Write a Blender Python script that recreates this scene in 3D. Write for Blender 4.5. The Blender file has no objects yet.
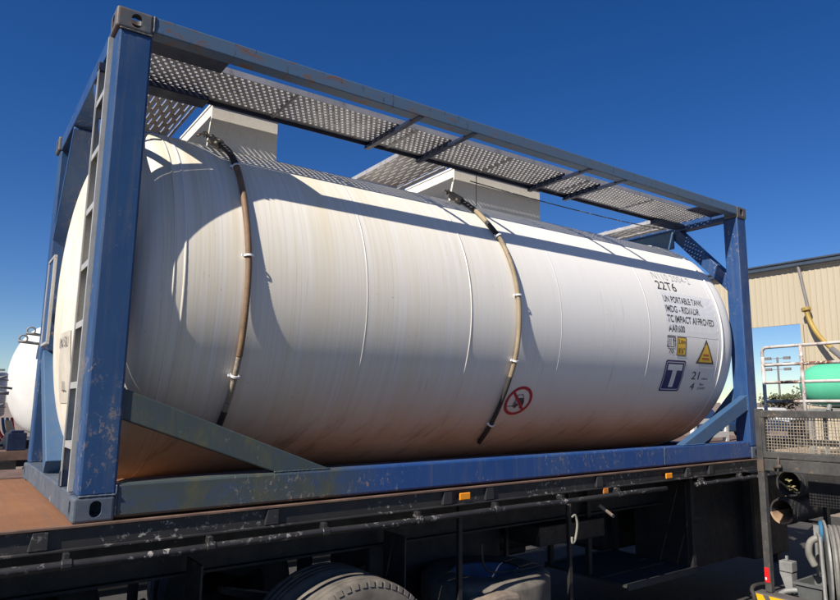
import bpy, bmesh, math, random
from mathutils import Vector, Matrix
random.seed(7)
R_ = math.radians
scene = bpy.context.scene
COL = scene.collection

# ------------------------------------------------------------------ camera
yaw, pitch, roll, fpx = 0.6629, 0.157, 0.0005, 669.4
cx_off, cy_off = 51.17, -4.3
fw = Vector((math.sin(yaw)*math.cos(pitch), math.cos(yaw)*math.cos(pitch), math.sin(pitch)))
rt = Vector((math.cos(yaw), -math.sin(yaw), 0)); up = rt.cross(fw)
rt2 = rt*math.cos(roll)+up*math.sin(roll); up2 = up*math.cos(roll)-rt*math.sin(roll)
camd = bpy.data.cameras.new('camera'); cam = bpy.data.objects.new('camera', camd); COL.objects.link(cam)
m = Matrix((rt2, up2, -fw)).transposed().to_4x4(); m.translation = Vector((-0.5202, -3.6503, 0.5595))
cam.matrix_world = m
camd.sensor_width = 36; camd.lens = fpx*36/840
camd.shift_x = -cx_off/840; camd.shift_y = cy_off/840
camd.clip_start = 0.05; camd.clip_end = 3000
scene.camera = cam

# ------------------------------------------------------------------ light
TO_SUN = Vector((-3.3, -1.0, 3.03)).normalized()
SUN_EL = math.asin(TO_SUN.z)
world = bpy.data.worlds.new('World'); scene.world = world; world.use_nodes = True
nt = world.node_tree; nt.nodes.clear()
sky = nt.nodes.new('ShaderNodeTexSky'); sky.sky_type = 'NISHITA'; sky.sun_disc = False
sky.sun_elevation = SUN_EL; sky.sun_rotation = math.atan2(TO_SUN.x, TO_SUN.y)
sky.altitude = 300; sky.air_density = 0.85; sky.dust_density = 0.05; sky.ozone_density = 3.2
bg = nt.nodes.new('ShaderNodeBackground'); bg.inputs['Strength'].default_value = 0.061
wo = nt.nodes.new('ShaderNodeOutputWorld')
hs_ = nt.nodes.new('ShaderNodeHueSaturation'); hs_.inputs['Saturation'].default_value = 1.32; hs_.inputs['Hue'].default_value = 0.513; hs_.inputs['Value'].default_value = 1.12
nt.links.new(sky.outputs[0], hs_.inputs['Color']); nt.links.new(hs_.outputs[0], bg.inputs[0]); nt.links.new(bg.outputs[0], wo.inputs[0])
sd = bpy.data.lights.new('sun', 'SUN'); sd.energy = 5.0; sd.angle = R_(0.5); sd.color = (1.0, 0.93, 0.83)
so = bpy.data.objects.new('sun', sd); COL.objects.link(so)
so.rotation_euler = TO_SUN.to_track_quat('Z', 'Y').to_euler()
scene.view_settings.view_transform = 'Standard'; scene.view_settings.look = 'None'
scene.view_settings.exposure = 0.54; scene.view_settings.gamma = 1.0
scene.view_settings.use_curve_mapping = False

# ------------------------------------------------------------------ materials
def _mat(name):
    mt = bpy.data.materials.new(name); mt.use_nodes = True
    n = mt.node_tree; b = n.nodes['Principled BSDF']
    return mt, n, b
def node(n, t, **kw):
    x = n.nodes.new(t)
    for k, v in kw.items(): setattr(x, k, v)
    return x
def coords(n, scale=(1, 1, 1), src='Object'):
    tc = node(n, 'ShaderNodeTexCoord'); mp = node(n, 'ShaderNodeMapping')
    mp.inputs['Scale'].default_value = scale
    n.links.new(tc.outputs[src], mp.inputs[0]); return mp.outputs[0]
def noise(n, vec, scale, detail=6, rough=0.6, dist=0.0):
    x = node(n, 'ShaderNodeTexNoise'); x.inputs['Scale'].default_value = scale
    x.inputs['Detail'].default_value = detail; x.inputs['Roughness'].default_value = rough
    x.inputs['Distortion'].default_value = dist
    n.links.new(vec, x.inputs['Vector']); return x.outputs[0]
def ramp(n, fac, stops):
    r = node(n, 'ShaderNodeValToRGB'); els = r.color_ramp.elements
    while len(els) < len(stops): els.new(0.5)
    for e, (p, c) in zip(els, stops):
        e.position = p; e.color = (c, c, c, 1) if isinstance(c, (int, float)) else (*c, 1)
    n.links.new(fac, r.inputs[0]); return r.outputs[0]
def mix(n, fac, a, b, mode='MIX'):
    x = node(n, 'ShaderNodeMix'); x.data_type = 'RGBA'; x.blend_type = mode
    for s, v in ((0, fac), (6, a), (7, b)):
        if hasattr(v, 'is_linked') or hasattr(v, 'links'): n.links.new(v, x.inputs[s])
        elif s == 0: x.inputs[0].default_value = v
        else: x.inputs[s].default_value = (*v, 1)
    return x.outputs[2]
def math_(n, op, a, b=None, c=None):
    x = node(n, 'ShaderNodeMath', operation=op)
    for i, v in enumerate((a, b, c)):
        if v is None: continue
        if hasattr(v, 'links'): n.links.new(v, x.inputs[i])
        else: x.inputs[i].default_value = v
    return x.outputs[0]
def bump(n, b, h, strength=0.3, dist=0.01):
    x = node(n, 'ShaderNodeBump'); x.inputs['Strength'].default_value = strength
    x.inputs['Distance'].default_value = dist
    n.links.new(h, x.inputs['Height']); n.links.new(x.outputs[0], b.inputs['Normal'])

def worn(name, base, alt, rough=0.5, scale=3.0, chips=None, chip_amt=0.66, metal=0.0, bstr=0.15, stretch=(1, 1, 1), dirt=None, dirt_amt=0.6):
    """paint or metal with large soft variation, dirt and optional chips"""
    mt, n, b = _mat(name)
    v = coords(n, stretch)
    a = noise(n, v, scale, 6, 0.65)
    c = mix(n, ramp(n, a, [(0.35, 0.0), (0.65, 1.0)]), base, alt)
    if dirt:
        d = noise(n, coords(n, (stretch[0]*1.0, stretch[1]*1.0, stretch[2]*0.35)), scale*2.2, 8, 0.7)
        c = mix(n, ramp(n, d, [(dirt_amt, 0.0), (dirt_amt+0.15, 0.8)]), c, dirt)
    fine = noise(n, coords(n), 60, 4, 0.6)
    c = mix(n, 0.25, c, mix(n, fine, (0.0, 0.0, 0.0), c, 'MIX'))
    if chips:
        big = noise(n, coords(n), 2.3, 3, 0.5); sm = noise(n, coords(n), 26, 7, 0.7)
        f = math_(n, 'MULTIPLY', ramp(n, big, [(0.45, 0.0), (0.62, 1.0)]), ramp(n, sm, [(chip_amt-0.06, 0.0), (chip_amt-0.045, 1.0)]))
        c = mix(n, f, c, chips)
    n.links.new(c, b.inputs['Base Color'])
    r = ramp(n, noise(n, coords(n), 14, 5), [(0.3, max(0.0, rough-0.12)), (0.7, min(1.0, rough+0.15))])
    n.links.new(r, b.inputs['Roughness']); b.inputs['Metallic'].default_value = metal
    bump(n, b, noise(n, coords(n), 40, 6, 0.6), bstr, 0.004)
    return mt

def flat(name, col, rough=0.5, metal=0.0):
    mt, n, b = _mat(name)
    v = noise(n, coords(n), 18, 5)
    c = mix(n, ramp(n, v, [(0.3, 0.0), (0.7, 0.25)]), col, tuple(x*0.7 for x in col))
    n.links.new(c, b.inputs['Base Color'])
    b.inputs['Roughness'].default_value = rough; b.inputs['Metallic'].default_value = metal
    return mt

def blue_paint(name, base, faded, chip_zone=0.6, chip_cut=0.6, algae=None, zcut=None, xgrad=None):
    """weathered blue frame paint: chalky patches, rust chips in clusters, streaks running down, scratches"""
    mt, n, b = _mat(name)
    v = coords(n)
    c = mix(n, ramp(n, noise(n, v, 1.6, 6, 0.65), [(0.35, 0.0), (0.7, 1.0)]), base, faded)
    st = noise(n, coords(n, (9, 9, 0.5)), 2.5, 6, 0.7)
    c = mix(n, ramp(n, st, [(0.5, 0.0), (0.75, 0.45)]), c, (0.10, 0.11, 0.12))
    if algae:
        al = noise(n, coords(n, (2.2, 2.2, 4)), 1.3, 8, 0.7, 0.4)
        am = ramp(n, al, [(0.30, 0.3), (0.5, 1.0)])
        g1 = None
        if xgrad:
            sx = node(n, 'ShaderNodeSeparateXYZ'); n.links.new(v, sx.inputs[0])
            xx = math_(n, 'ADD', math_(n, 'MULTIPLY_ADD', sx.outputs[0], -1.4, xgrad), math_(n, 'MULTIPLY', noise(n, v, 5, 5, 0.6), 0.5))
            g1 = ramp(n, xx, [(0.0, 0.0), (0.6, 1.0)]); am = math_(n, 'MULTIPLY', am, g1)
        c = mix(n, am, c, algae)
        al2 = noise(n, coords(n, (3, 3, 1.2)), 2.6, 8, 0.7, 0.6)
        a2 = ramp(n, al2, [(0.50, 0.0), (0.68, 0.75)])
        if g1 is not None: a2 = math_(n, 'MULTIPLY', a2, g1)
        c = mix(n, a2, c, (0.105, 0.095, 0.035))
    # pale scratches
    sc = noise(n, coords(n, (4, 4, 60)), 1.7, 3, 0.8, 2.0)
    c = mix(n, ramp(n, sc, [(0.70, 0.0), (0.73, 0.55)]), c, (0.35, 0.38, 0.42))
    zone = ramp(n, noise(n, v, 1.9, 2, 0.5), [(chip_zone-0.10, 0.0), (chip_zone, 1.0)])
    if zcut:
        sz = node(n, 'ShaderNodeSeparateXYZ'); n.links.new(v, sz.inputs[0])
        zone = math_(n, 'MULTIPLY', zone, ramp(n, math_(n, 'MULTIPLY', sz.outputs[2], 0.385), [(0.0, 0.8), (0.18, 1.0), (0.42, 0.9), (0.60, 0.0), (0.93, 0.0), (1.0, 0.6)]))
    sm = noise(n, coords(n, (1, 1, 0.55)), 34, 9, 0.80, 0.3)
    prim = math_(n, 'MULTIPLY', zone, ramp(n, sm, [(chip_cut-0.035, 0.0), (chip_cut-0.03, 1.0)]))
    c = mix(n, prim, c, (0.26, 0.235, 0.21))
    rst = math_(n, 'MULTIPLY', zone, ramp(n, sm, [(chip_cut, 0.0), (chip_cut+0.008, 1.0)]))
    c = mix(n, rst, c, (0.17, 0.065, 0.025))
    fine = ramp(n, noise(n, v, 90, 3, 0.7), [(0.735, 0.0), (0.75, 0.8)])
    c = mix(n, fine, c, (0.4, 0.38, 0.35))
    n.links.new(c, b.inputs['Base Color'])
    n.links.new(ramp(n, noise(n, v, 7, 6), [(0.3, 0.38), (0.7, 0.62)]), b.inputs['Roughness'])
    h = mix(n, 0.5, noise(n, v, 6, 5), sm)
    bump(n, b, h, 0.22, 0.006)
    return mt

M = {}
M['blue'] = blue_paint('blue_frame_paint', (0.008, 0.048, 0.168), (0.020, 0.070, 0.185), 0.60, 0.615)
M['blue_sill'] = blue_paint('blue_sill_paint', (0.008, 0.050, 0.190), (0.018, 0.066, 0.205), 0.56, 0.615, (0.050, 0.066, 0.066), None, -2.15)
M['blue_chip'] = blue_paint('blue_post_paint', (0.008, 0.044, 0.140), (0.020, 0.066, 0.160), 0.50, 0.598, None, True)
M['blue_old'] = blue_paint('stained_blue_paint', (0.025, 0.055, 0.10), (0.045, 0.07, 0.10), 0.66, 0.64, (0.046, 0.062, 0.062))
M['blue_pale'] = blue_paint('chalky_blue_paint', (0.030, 0.085, 0.180), (0.046, 0.104, 0.20), 0.66, 0.63)
M['navy'] = worn('navy_paint', (0.010, 0.018, 0.050), (0.016, 0.028, 0.07), 0.45, 4)
def rail_paint():
    mt, n, b = _mat('slate_rail_paint')
    v = coords(n)
    c = mix(n, ramp(n, noise(n, v, 1.2, 5, 0.6), [(0.35, 0.0), (0.65, 1.0)]), (0.065, 0.125, 0.21), (0.085, 0.122, 0.165))
    # short rust drips crossing the face and blotches of rust, denser toward the front of the rail
    dr = noise(n, coords(n, (26, 2, 3)), 1.6, 5, 0.75)
    c = mix(n, ramp(n, dr, [(0.615, 0.0), (0.635, 0.8)]), c, (0.05, 0.035, 0.025))
    bl = noise(n, coords(n, (2.5, 2, 5)), 3, 8, 0.75, 0.5)
    sepx = node(n, 'ShaderNodeSeparateXYZ'); n.links.new(v, sepx.inputs[0])
    frontness = ramp(n, math_(n, 'MULTIPLY_ADD', sepx.outputs[0], -0.16, 0.5), [(0.25, 0.0), (0.75, 1.0)])
    c = mix(n, math_(n, 'MULTIPLY', frontness, ramp(n, bl, [(0.54, 0.0), (0.60, 0.85)])), c, (0.17, 0.075, 0.03))
    n.links.new(c, b.inputs['Base Color']); b.inputs['Roughness'].default_value = 0.5
    bump(n, b, bl, 0.2, 0.005)
    return mt
M['rail'] = rail_paint()
M['casting'] = worn('casting_steel', (0.085, 0.10, 0.115), (0.12, 0.105, 0.09), 0.55, 9, (0.20, 0.085, 0.04), 0.60, dirt=(0.24, 0.22, 0.20), dirt_amt=0.58)
M['casting_blue'] = worn('casting_paint', (0.065, 0.09, 0.13), (0.10, 0.12, 0.145), 0.55, 9, (0.26, 0.24, 0.22), 0.66)
M['alu'] = worn('walkway_aluminium', (0.46, 0.45, 0.45), (0.36, 0.35, 0.35), 0.42, 6, metal=0.15, dirt=(0.16, 0.13, 0.10), dirt_amt=0.55)
M['alu_plain'] = worn('ladder_aluminium', (0.46, 0.46, 0.44), (0.36, 0.36, 0.35), 0.45, 5, metal=0.0, dirt=(0.2, 0.19, 0.16))
M['box_white'] = worn('spill_box_white', (0.86, 0.83, 0.76), (0.82, 0.79, 0.72), 0.55, 3, dirt=(0.60, 0.54, 0.44), dirt_amt=0.60, stretch=(2, 2, 1))
M['rubber'] = worn('black_rubber', (0.025, 0.025, 0.027), (0.05, 0.045, 0.04), 0.7, 10)
M['hose_tan'] = worn('tan_hose', (0.38, 0.30, 0.19), (0.26, 0.20, 0.13), 0.7, 8, (0.05, 0.04, 0.03), 0.64)
M['hose_brown'] = worn('brown_hose', (0.27, 0.165, 0.09), (0.18, 0.11, 0.065), 0.7, 8, (0.05, 0.04, 0.03), 0.64)
M['rope'] = worn('wrapping_rope', (0.42, 0.35, 0.26), (0.20, 0.16, 0.12), 0.9, 60)
M['tie'] = flat('white_cable_tie', (0.8, 0.8, 0.78), 0.4)
M['black_steel'] = worn('black_chassis_paint', (0.014, 0.014, 0.016), (0.03, 0.028, 0.027), 0.55, 5, (0.10, 0.07, 0.05), 0.68, dirt=(0.05, 0.042, 0.036))
M['rail_black'] = worn('trailer_rail_paint', (0.018, 0.018, 0.020), (0.030, 0.028, 0.027), 0.5, 4, (0.30, 0.28, 0.26), 0.635, dirt=(0.085, 0.07, 0.06), dirt_amt=0.62)
M['lip'] = worn('rusty_deck_edge', (0.20, 0.12, 0.085), (0.10, 0.06, 0.045), 0.8, 6)
M['tyre'] = worn('dusty_tyre', (0.09, 0.08, 0.068), (0.19, 0.165, 0.135), 0.85, 7)
M['rim_rust'] = worn('dirty_rim', (0.12, 0.085, 0.06), (0.06, 0.05, 0.045), 0.7, 8)
M['rim_blue'] = worn('blue_grey_rim', (0.20, 0.25, 0.36), (0.12, 0.15, 0.22), 0.6, 6)
M['amber'] = flat('amber_lens', (0.85, 0.30, 0.02), 0.25)
M['amber_dull'] = flat('faded_amber_lens', (0.55, 0.18, 0.03), 0.4)
M['red'] = flat('red_reflector', (0.75, 0.02, 0.02), 0.25)
M['white'] = flat('white_patch', (0.75, 0.75, 0.75), 0.4)
M['mud'] = worn('dusty_mudguard', (0.30, 0.24, 0.18), (0.18, 0.14, 0.11), 0.85, 6)
M['strap'] = flat('pale_webbing', (0.24, 0.23, 0.19), 0.9)
M['grey_plate'] = worn('grey_tray_plate', (0.035, 0.035, 0.037), (0.05, 0.048, 0.046), 0.7, 4)
M['frame_dark'] = worn('scuffed_charcoal_frame', (0.04, 0.04, 0.04), (0.075, 0.072, 0.068), 0.6, 7, (0.18, 0.11, 0.06), 0.67, dirt=(0.16, 0.14, 0.12), dirt_amt=0.57)
M['mesh_wire'] = worn('dusty_wire_mesh', (0.36, 0.31, 0.24), (0.16, 0.13, 0.10), 0.7, 20)
M['cage'] = worn('flaking_white_pipe', (0.62, 0.60, 0.57), (0.5, 0.47, 0.43), 0.6, 8, (0.16, 0.06, 0.03), 0.50)
M['yellow'] = flat('yellow_stripe', (0.80, 0.42, 0.01), 0.4)
M['stripe_dark'] = flat('dark_stripe', (0.10, 0.09, 0.085), 0.5)
M['grey_metal'] = worn('grey_galvanised', (0.30, 0.30, 0.29), (0.20, 0.20, 0.19), 0.5, 8)
M['hose_grey'] = worn('grey_hose', (0.26, 0.25, 0.225), (0.17, 0.16, 0.145), 0.6, 9)
M['box_grey'] = worn('grey_plastic_tub', (0.12, 0.125, 0.125), (0.08, 0.085, 0.085), 0.6, 5)
M['disc_blue'] = flat('blue_reel_hub', (0.03, 0.14, 0.26), 0.5)
M['debris'] = worn('straw_scraps', (0.30, 0.27, 0.12), (0.2, 0.17, 0.08), 0.9, 30)
M['pipe_sunlit'] = worn('sunlit_pipe_tan', (0.5, 0.33, 0.2), (0.35, 0.22, 0.14), 0.7, 4)  # tan that stands for sun on the pipe's inner bottom
M['black_ink'] = worn('black_lettering', (0.03, 0.03, 0.033), (0.07, 0.07, 0.07), 0.5, 14, (0.5, 0.49, 0.47), 0.60)
M['grey_ink'] = flat('faded_lettering', (0.30, 0.30, 0.31), 0.5)
M['navy_ink'] = flat('navy_emblem', (0.015, 0.02, 0.13), 0.4)
M['decal_white'] = flat('sticker_white', (0.74, 0.74, 0.74), 0.35)
M['decal_yellow'] = flat('sticker_yellow', (0.70, 0.42, 0.03), 0.4)
M['decal_red'] = flat('sticker_red', (0.42, 0.015, 0.03), 0.4)
M['gutter'] = worn('dark_gutter', (0.035, 0.055, 0.085), (0.05, 0.07, 0.10), 0.45, 1)
M['downpipe'] = worn('grey_downpipe', (0.16, 0.15, 0.15), (0.2, 0.19, 0.19), 0.5, 2)
M['yellow_pipe'] = worn('yellow_pipe', (0.42, 0.29, 0.05), (0.3, 0.2, 0.05), 0.5, 2)
M['green_tank'] = worn('mint_green_plastic', (0.10, 0.50, 0.29), (0.12, 0.56, 0.34), 0.45, 1.2)
M['far_white'] = worn('white_tanker_paint', (0.72, 0.71, 0.68), (0.62, 0.61, 0.58), 0.45, 1.5)
M['notice'] = worn('faded_notice_plate', (0.62, 0.58, 0.48), (0.5, 0.46, 0.38), 0.6, 6)
M['timber'] = worn('weathered_timber', (0.34, 0.27, 0.20), (0.22, 0.17, 0.13), 0.9, 3)
M['far_grey'] = worn('faded_grey_panel', (0.3, 0.3, 0.3), (0.2, 0.2, 0.2), 0.7, 1)
M['far_cream'] = worn('cream_plastic', (0.6, 0.5, 0.33), (0.5, 0.4, 0.27), 0.6, 2)

def leaf_mat(name, a, b_):
    mt, n, b = _mat(name)
    c = mix(n, noise(n, coords(n), 1.3, 4), a, b_)
    n.links.new(c, b.inputs['Base Color']); b.inputs['Roughness'].default_value = 0.7
    return mt
M['leaf'] = leaf_mat('gum_leaves', (0.045, 0.06, 0.022), (0.09, 0.085, 0.035))
M['bark'] = worn('bark', (0.12, 0.09, 0.07), (0.2, 0.16, 0.12), 0.9, 5)

def tank_material():
    mt, n, b = _mat('white_tank_paint')
    v = coords(n); sp = node(n, 'ShaderNodeSeparateXYZ'); n.links.new(v, sp.inputs[0])
    x, y, z = sp.outputs
    zz = math_(n, 'SUBTRACT', z, 1.20)
    ang = math_(n, 'ARCTAN2', zz, math_(n, 'MULTIPLY', y, -1.0))      # 0 at the near side, +90deg at the top
    def streak(fx, fa, sc, det, rough, seed):
        cmb = node(n, 'ShaderNodeCombineXYZ')
        n.links.new(math_(n, 'MULTIPLY', x, fx), cmb.inputs[0]); n.links.new(math_(n, 'MULTIPLY', ang, fa), cmb.inputs[1])
        cmb.inputs[2].default_value = seed
        return noise(n, cmb.outputs[0], sc, det, rough, 0.25)
    c = mix(n, ramp(n, noise(n, v, 0.9, 4), [(0.3, 0.0), (0.7, 1.0)]), (0.80, 0.785, 0.755), (0.77, 0.76, 0.735))
    left = ramp(n, math_(n, 'MULTIPLY_ADD', x, -0.26, 0.10), [(0.0, 0.10), (0.75, 1.0)])   # more weathering at the front end
    s1 = streak(26, 0.55, 1.0, 6, 0.7, 0.0); s2 = streak(7, 0.35, 1.0, 5, 0.65, 4.0); s3 = streak(85, 0.8, 1.0, 3, 0.6, 9.0)
    c = mix(n, math_(n, 'MULTIPLY', left, ramp(n, noise(n, v, 1.1, 5, 0.6), [(0.3, 0.25), (0.65, 0.85)])), c, (0.76, 0.70, 0.575))
    c = mix(n, math_(n, 'MULTIPLY', left, ramp(n, s2, [(0.42, 0.0), (0.70, 0.8)])), c, (0.72, 0.63, 0.43))
    c = mix(n, math_(n, 'MULTIPLY', left, ramp(n, s1, [(0.42, 0.0), (0.66, 0.6)])), c, (0.67, 0.58, 0.41))
    c = mix(n, math_(n, 'MULTIPLY', left, ramp(n, s3, [(0.48, 0.0), (0.66, 0.35)])), c, (0.58, 0.51, 0.40))
    c = mix(n, ramp(n, s3, [(0.5, 0.0), (0.7, 0.16)]), c, (0.55, 0.53, 0.50))
    # uneven drips that start below the top fittings and fade out
    dcm = node(n, 'ShaderNodeCombineXYZ'); n.links.new(math_(n, 'MULTIPLY', x, 38.0), dcm.inputs[0]); n.links.new(math_(n, 'MULTIPLY', ang, 1.7), dcm.inputs[1]); dcm.inputs[2].default_value = 17.0
    dr = noise(n, dcm.outputs[0], 1.0, 4, 0.75, 0.6)
    zone = ramp(n, noise(n, v, 1.7, 3, 0.5), [(0.5, 0.0), (0.62, 1.0)])
    c = mix(n, math_(n, 'MULTIPLY', zone, ramp(n, dr, [(0.60, 0.0), (0.70, 0.5)])), c, (0.45, 0.38, 0.27))
    # belly: brown grime film with warm deck bounce painted in, then dark diagonal runs
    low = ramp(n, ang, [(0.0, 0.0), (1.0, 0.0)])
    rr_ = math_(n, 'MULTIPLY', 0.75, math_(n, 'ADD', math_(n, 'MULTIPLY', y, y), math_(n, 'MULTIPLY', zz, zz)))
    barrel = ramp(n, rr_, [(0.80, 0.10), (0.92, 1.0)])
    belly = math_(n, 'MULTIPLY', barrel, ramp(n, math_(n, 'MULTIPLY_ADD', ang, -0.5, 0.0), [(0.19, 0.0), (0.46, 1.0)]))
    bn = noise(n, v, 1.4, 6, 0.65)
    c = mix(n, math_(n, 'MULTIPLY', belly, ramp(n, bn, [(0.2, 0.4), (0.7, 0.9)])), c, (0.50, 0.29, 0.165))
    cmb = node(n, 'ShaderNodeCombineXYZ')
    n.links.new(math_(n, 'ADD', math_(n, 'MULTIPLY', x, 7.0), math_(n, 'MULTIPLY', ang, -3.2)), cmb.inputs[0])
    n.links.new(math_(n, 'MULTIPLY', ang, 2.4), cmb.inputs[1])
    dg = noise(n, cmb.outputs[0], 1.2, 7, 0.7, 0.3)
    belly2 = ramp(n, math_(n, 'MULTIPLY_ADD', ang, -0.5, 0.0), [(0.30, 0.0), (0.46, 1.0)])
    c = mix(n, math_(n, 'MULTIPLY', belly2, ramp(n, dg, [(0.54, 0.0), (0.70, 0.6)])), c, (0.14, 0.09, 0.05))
    spk = noise(n, v, 55, 2, 0.5)
    c = mix(n, ramp(n, spk, [(0.765, 0.0), (0.78, 0.6)]), c, (0.12, 0.10, 0.08))
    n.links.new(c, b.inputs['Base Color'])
    n.links.new(ramp(n, s1, [(0.3, 0.42), (0.7, 0.6)]), b.inputs['Roughness'])
    h = mix(n, 0.5, s2, noise(n, v, 2.6, 3))
    bump(n, b, h, 0.25, 0.006)
    return mt
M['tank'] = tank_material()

def ground_mat():
    mt, n, b = _mat('yard_gravel')
    v = coords(n)
    c = mix(n, ramp(n, noise(n, v, 0.25, 8, 0.7), [(0.35, 0.0), (0.65, 1.0)]), (0.20, 0.15, 0.115), (0.27, 0.21, 0.165))
    c = mix(n, ramp(n, noise(n, v, 30, 5, 0.7), [(0.4, 0.0), (0.7, 0.6)]), c, (0.10, 0.085, 0.07))
    n.links.new(c, b.inputs['Base Color']); b.inputs['Roughness'].default_value = 0.95
    bump(n, b, noise(n, v, 25, 8, 0.7), 0.6, 0.02)
    return mt
M['ground'] = ground_mat()
def concrete_mat():
    mt, n, b = _mat('dark_concrete')
    v = coords(n)
    c = mix(n, ramp(n, noise(n, v, 0.8, 8, 0.7), [(0.35, 0.0), (0.65, 1.0)]), (0.030, 0.029, 0.029), (0.05, 0.047, 0.044))
    c = mix(n, ramp(n, noise(n, v, 4, 8, 0.7, 0.5), [(0.55, 0.0), (0.7, 0.6)]), c, (0.085, 0.075, 0.065))
    n.links.new(c, b.inputs['Base Color']); b.inputs['Roughness'].default_value = 0.9
    bump(n, b, noise(n, v, 30, 8, 0.7), 0.4, 0.01)
    return mt
M['concrete'] = concrete_mat()
def deck_mat():
    mt, n, b = _mat('rusty_deck')
    v = coords(n)
    c = mix(n, ramp(n, noise(n, v, 2.0, 8, 0.7), [(0.3, 0.0), (0.7, 1.0)]), (0.18, 0.075, 0.028), (0.235, 0.104, 0.042))
    g = noise(n, coords(n, (30, 1.2, 1)), 1.0, 5, 0.7)
    c = mix(n, ramp(n, g, [(0.45, 0.0), (0.7, 0.55)]), c, (0.15, 0.075, 0.045))
    st = noise(n, coords(n, (1, 3, 1)), 3.5, 6, 0.7)
    c = mix(n, ramp(n, st, [(0.6, 0.0), (0.72, 0.5)]), c, (0.36, 0.22, 0.14))
    n.links.new(c, b.inputs['Base Color']); b.inputs['Roughness'].default_value = 0.85
    bump(n, b, g, 0.35, 0.006)
    return mt
M['deck'] = deck_mat()
def cladding_mat():
    mt, n, b = _mat('cream_cladding')
    v = coords(n)
    c = mix(n, ramp(n, noise(n, coords(n, (1, 1, 0.15)), 1.4, 6, 0.65), [(0.3, 0.0), (0.7, 1.0)]), (0.435, 0.375, 0.27), (0.395, 0.34, 0.243))
    n.links.new(c, b.inputs['Base Color']); b.inputs['Roughness'].default_value = 0.6
    return mt
M['clad'] = cladding_mat()

# ------------------------------------------------------------------ builders
def empty(name, loc, label, cat, group=None):
    o = bpy.data.objects.new(name, None); COL.objects.link(o); o.location = loc
    o.empty_display_size = 0.2
    o['label'] = label; o['category'] = cat
    if group: o['group'] = group
    return o
def origin(parent):
    v = Vector((0, 0, 0)); p = parent
    while p is not None: v += p.location; p = p.parent
    return v
KEEP = []
def obj(name, bm, mat, parent=None, smooth=False, label=None, bevel=0.0, keep=False):
    """bm is in world coordinates; becomes one mesh under parent"""
    if not keep: bmesh.ops.recalc_face_normals(bm, faces=bm.faces)
    if parent is not None: bmesh.ops.translate(bm, verts=bm.verts, vec=-origin(parent))
    me = bpy.data.meshes.new(name); bm.to_mesh(me); bm.free()
    me.materials.append(M[mat] if isinstance(mat, str) else mat)
    if smooth:
        for p in me.polygons: p.use_smooth = True
    o = bpy.data.objects.new(name, me); COL.objects.link(o); o.parent = parent
    if label: o['label'] = label
    if bevel:
        md = o.modifiers.new('bevel', 'BEVEL'); md.width = bevel; md.segments = 2; md.limit_method = 'ANGLE'
        md.angle_limit = R_(40)
    return o
def single(name, bm, mat, loc, label, cat, group=None, **kw):
    bmesh.ops.translate(bm, verts=bm.verts, vec=-Vector(loc))
    o = obj(name, bm, mat, **kw); o.location = loc; o['label'] = label; o['category'] = cat
    if group: o['group'] = group
    return o
def B(): return bmesh.new()
def box(bm, a, b_):
    x0, y0, z0 = a; x1, y1, z1 = b_
    vs = [bm.verts.new(p) for p in ((x0, y0, z0), (x1, y0, z0), (x1, y1, z0), (x0, y1, z0), (x0, y0, z1), (x1, y0, z1), (x1, y1, z1), (x0, y1, z1))]
    for f in ((0, 3, 2, 1), (4, 5, 6, 7), (0, 1, 5, 4), (1, 2, 6, 5), (2, 3, 7, 6), (3, 0, 4, 7)): bm.faces.new([vs[i] for i in f])
    return bm
def prism(bm, pts, off):
    """polygon of 3-D points extruded by vector off"""
    a = [bm.verts.new(p) for p in pts]; b_ = [bm.verts.new(Vector(p)+Vector(off)) for p in pts]
    bm.faces.new(a); bm.faces.new(b_[::-1])
    for i in range(len(pts)):
        j = (i+1) % len(pts); bm.faces.new((a[i], b_[i], b_[j], a[j]))
    return bm
def tube(bm, pts, r, seg=10, cap=True, radii=None):
    pts = [Vector(p) for p in pts]; rings = []
    ref = None
    for i, p in enumerate(pts):
        t = (pts[min(i+1, len(pts)-1)]-pts[max(i-1, 0)]).normalized()
        if ref is None: ref = t.orthogonal().normalized()
        ref = (ref-t*ref.dot(t))
        ref = ref.normalized() if ref.length > 1e-6 else t.orthogonal().normalized()
        s = t.cross(ref); rr = radii[i] if radii else r
        rings.append([bm.verts.new(p+ref*math.cos(a)*rr+s*math.sin(a)*rr) for a in [2*math.pi*k/seg for k in range(seg)]])
    for a, b_ in zip(rings, rings[1:]):
        for k in range(seg): bm.faces.new((a[k], a[(k+1) % seg], b_[(k+1) % seg], b_[k]))
    if cap: bm.faces.new(rings[0][::-1]); bm.faces.new(rings[-1])
    return bm
def revolve(bm, prof, centre, axis, u, seg=48, a0=0, a1=360):
    """prof = list of (along, radius)"""
    axis = Vector(axis).normalized(); u = Vector(u).normalized(); w = axis.cross(u); c = Vector(centre)
    full = abs(a1-a0-360) < 1e-6; cnt = seg if full else seg+1
    rings = []
    for s, r in prof:
        rings.append([bm.verts.new(c+axis*s+(u*math.cos(t)+w*math.sin(t))*r) for t in [R_(a0+(a1-a0)*k/seg) for k in range(cnt)]] if r > 1e-5 else [bm.verts.new(c+axis*s)])
    for a, b_ in zip(rings, rings[1:]):
        for k in range(seg):
            k2 = (k+1) % cnt
            if len(a) == 1 and len(b_) == 1: continue
            if len(a) == 1: bm.faces.new((a[0], b_[k2], b_[k]))
            elif len(b_) == 1: bm.faces.new((a[k], a[k2], b_[0]))
            else: bm.faces.new((a[k], a[k2], b_[k2], b_[k]))
    return bm
def copy_obj(o, parent, matrix):
    c = o.copy(); COL.objects.link(c); c.parent = parent; c.matrix_local = matrix @ o.matrix_local
    return c

YC, ZC, RT = 1.19, 1.20, 1.12
GZ = -1.43
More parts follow.
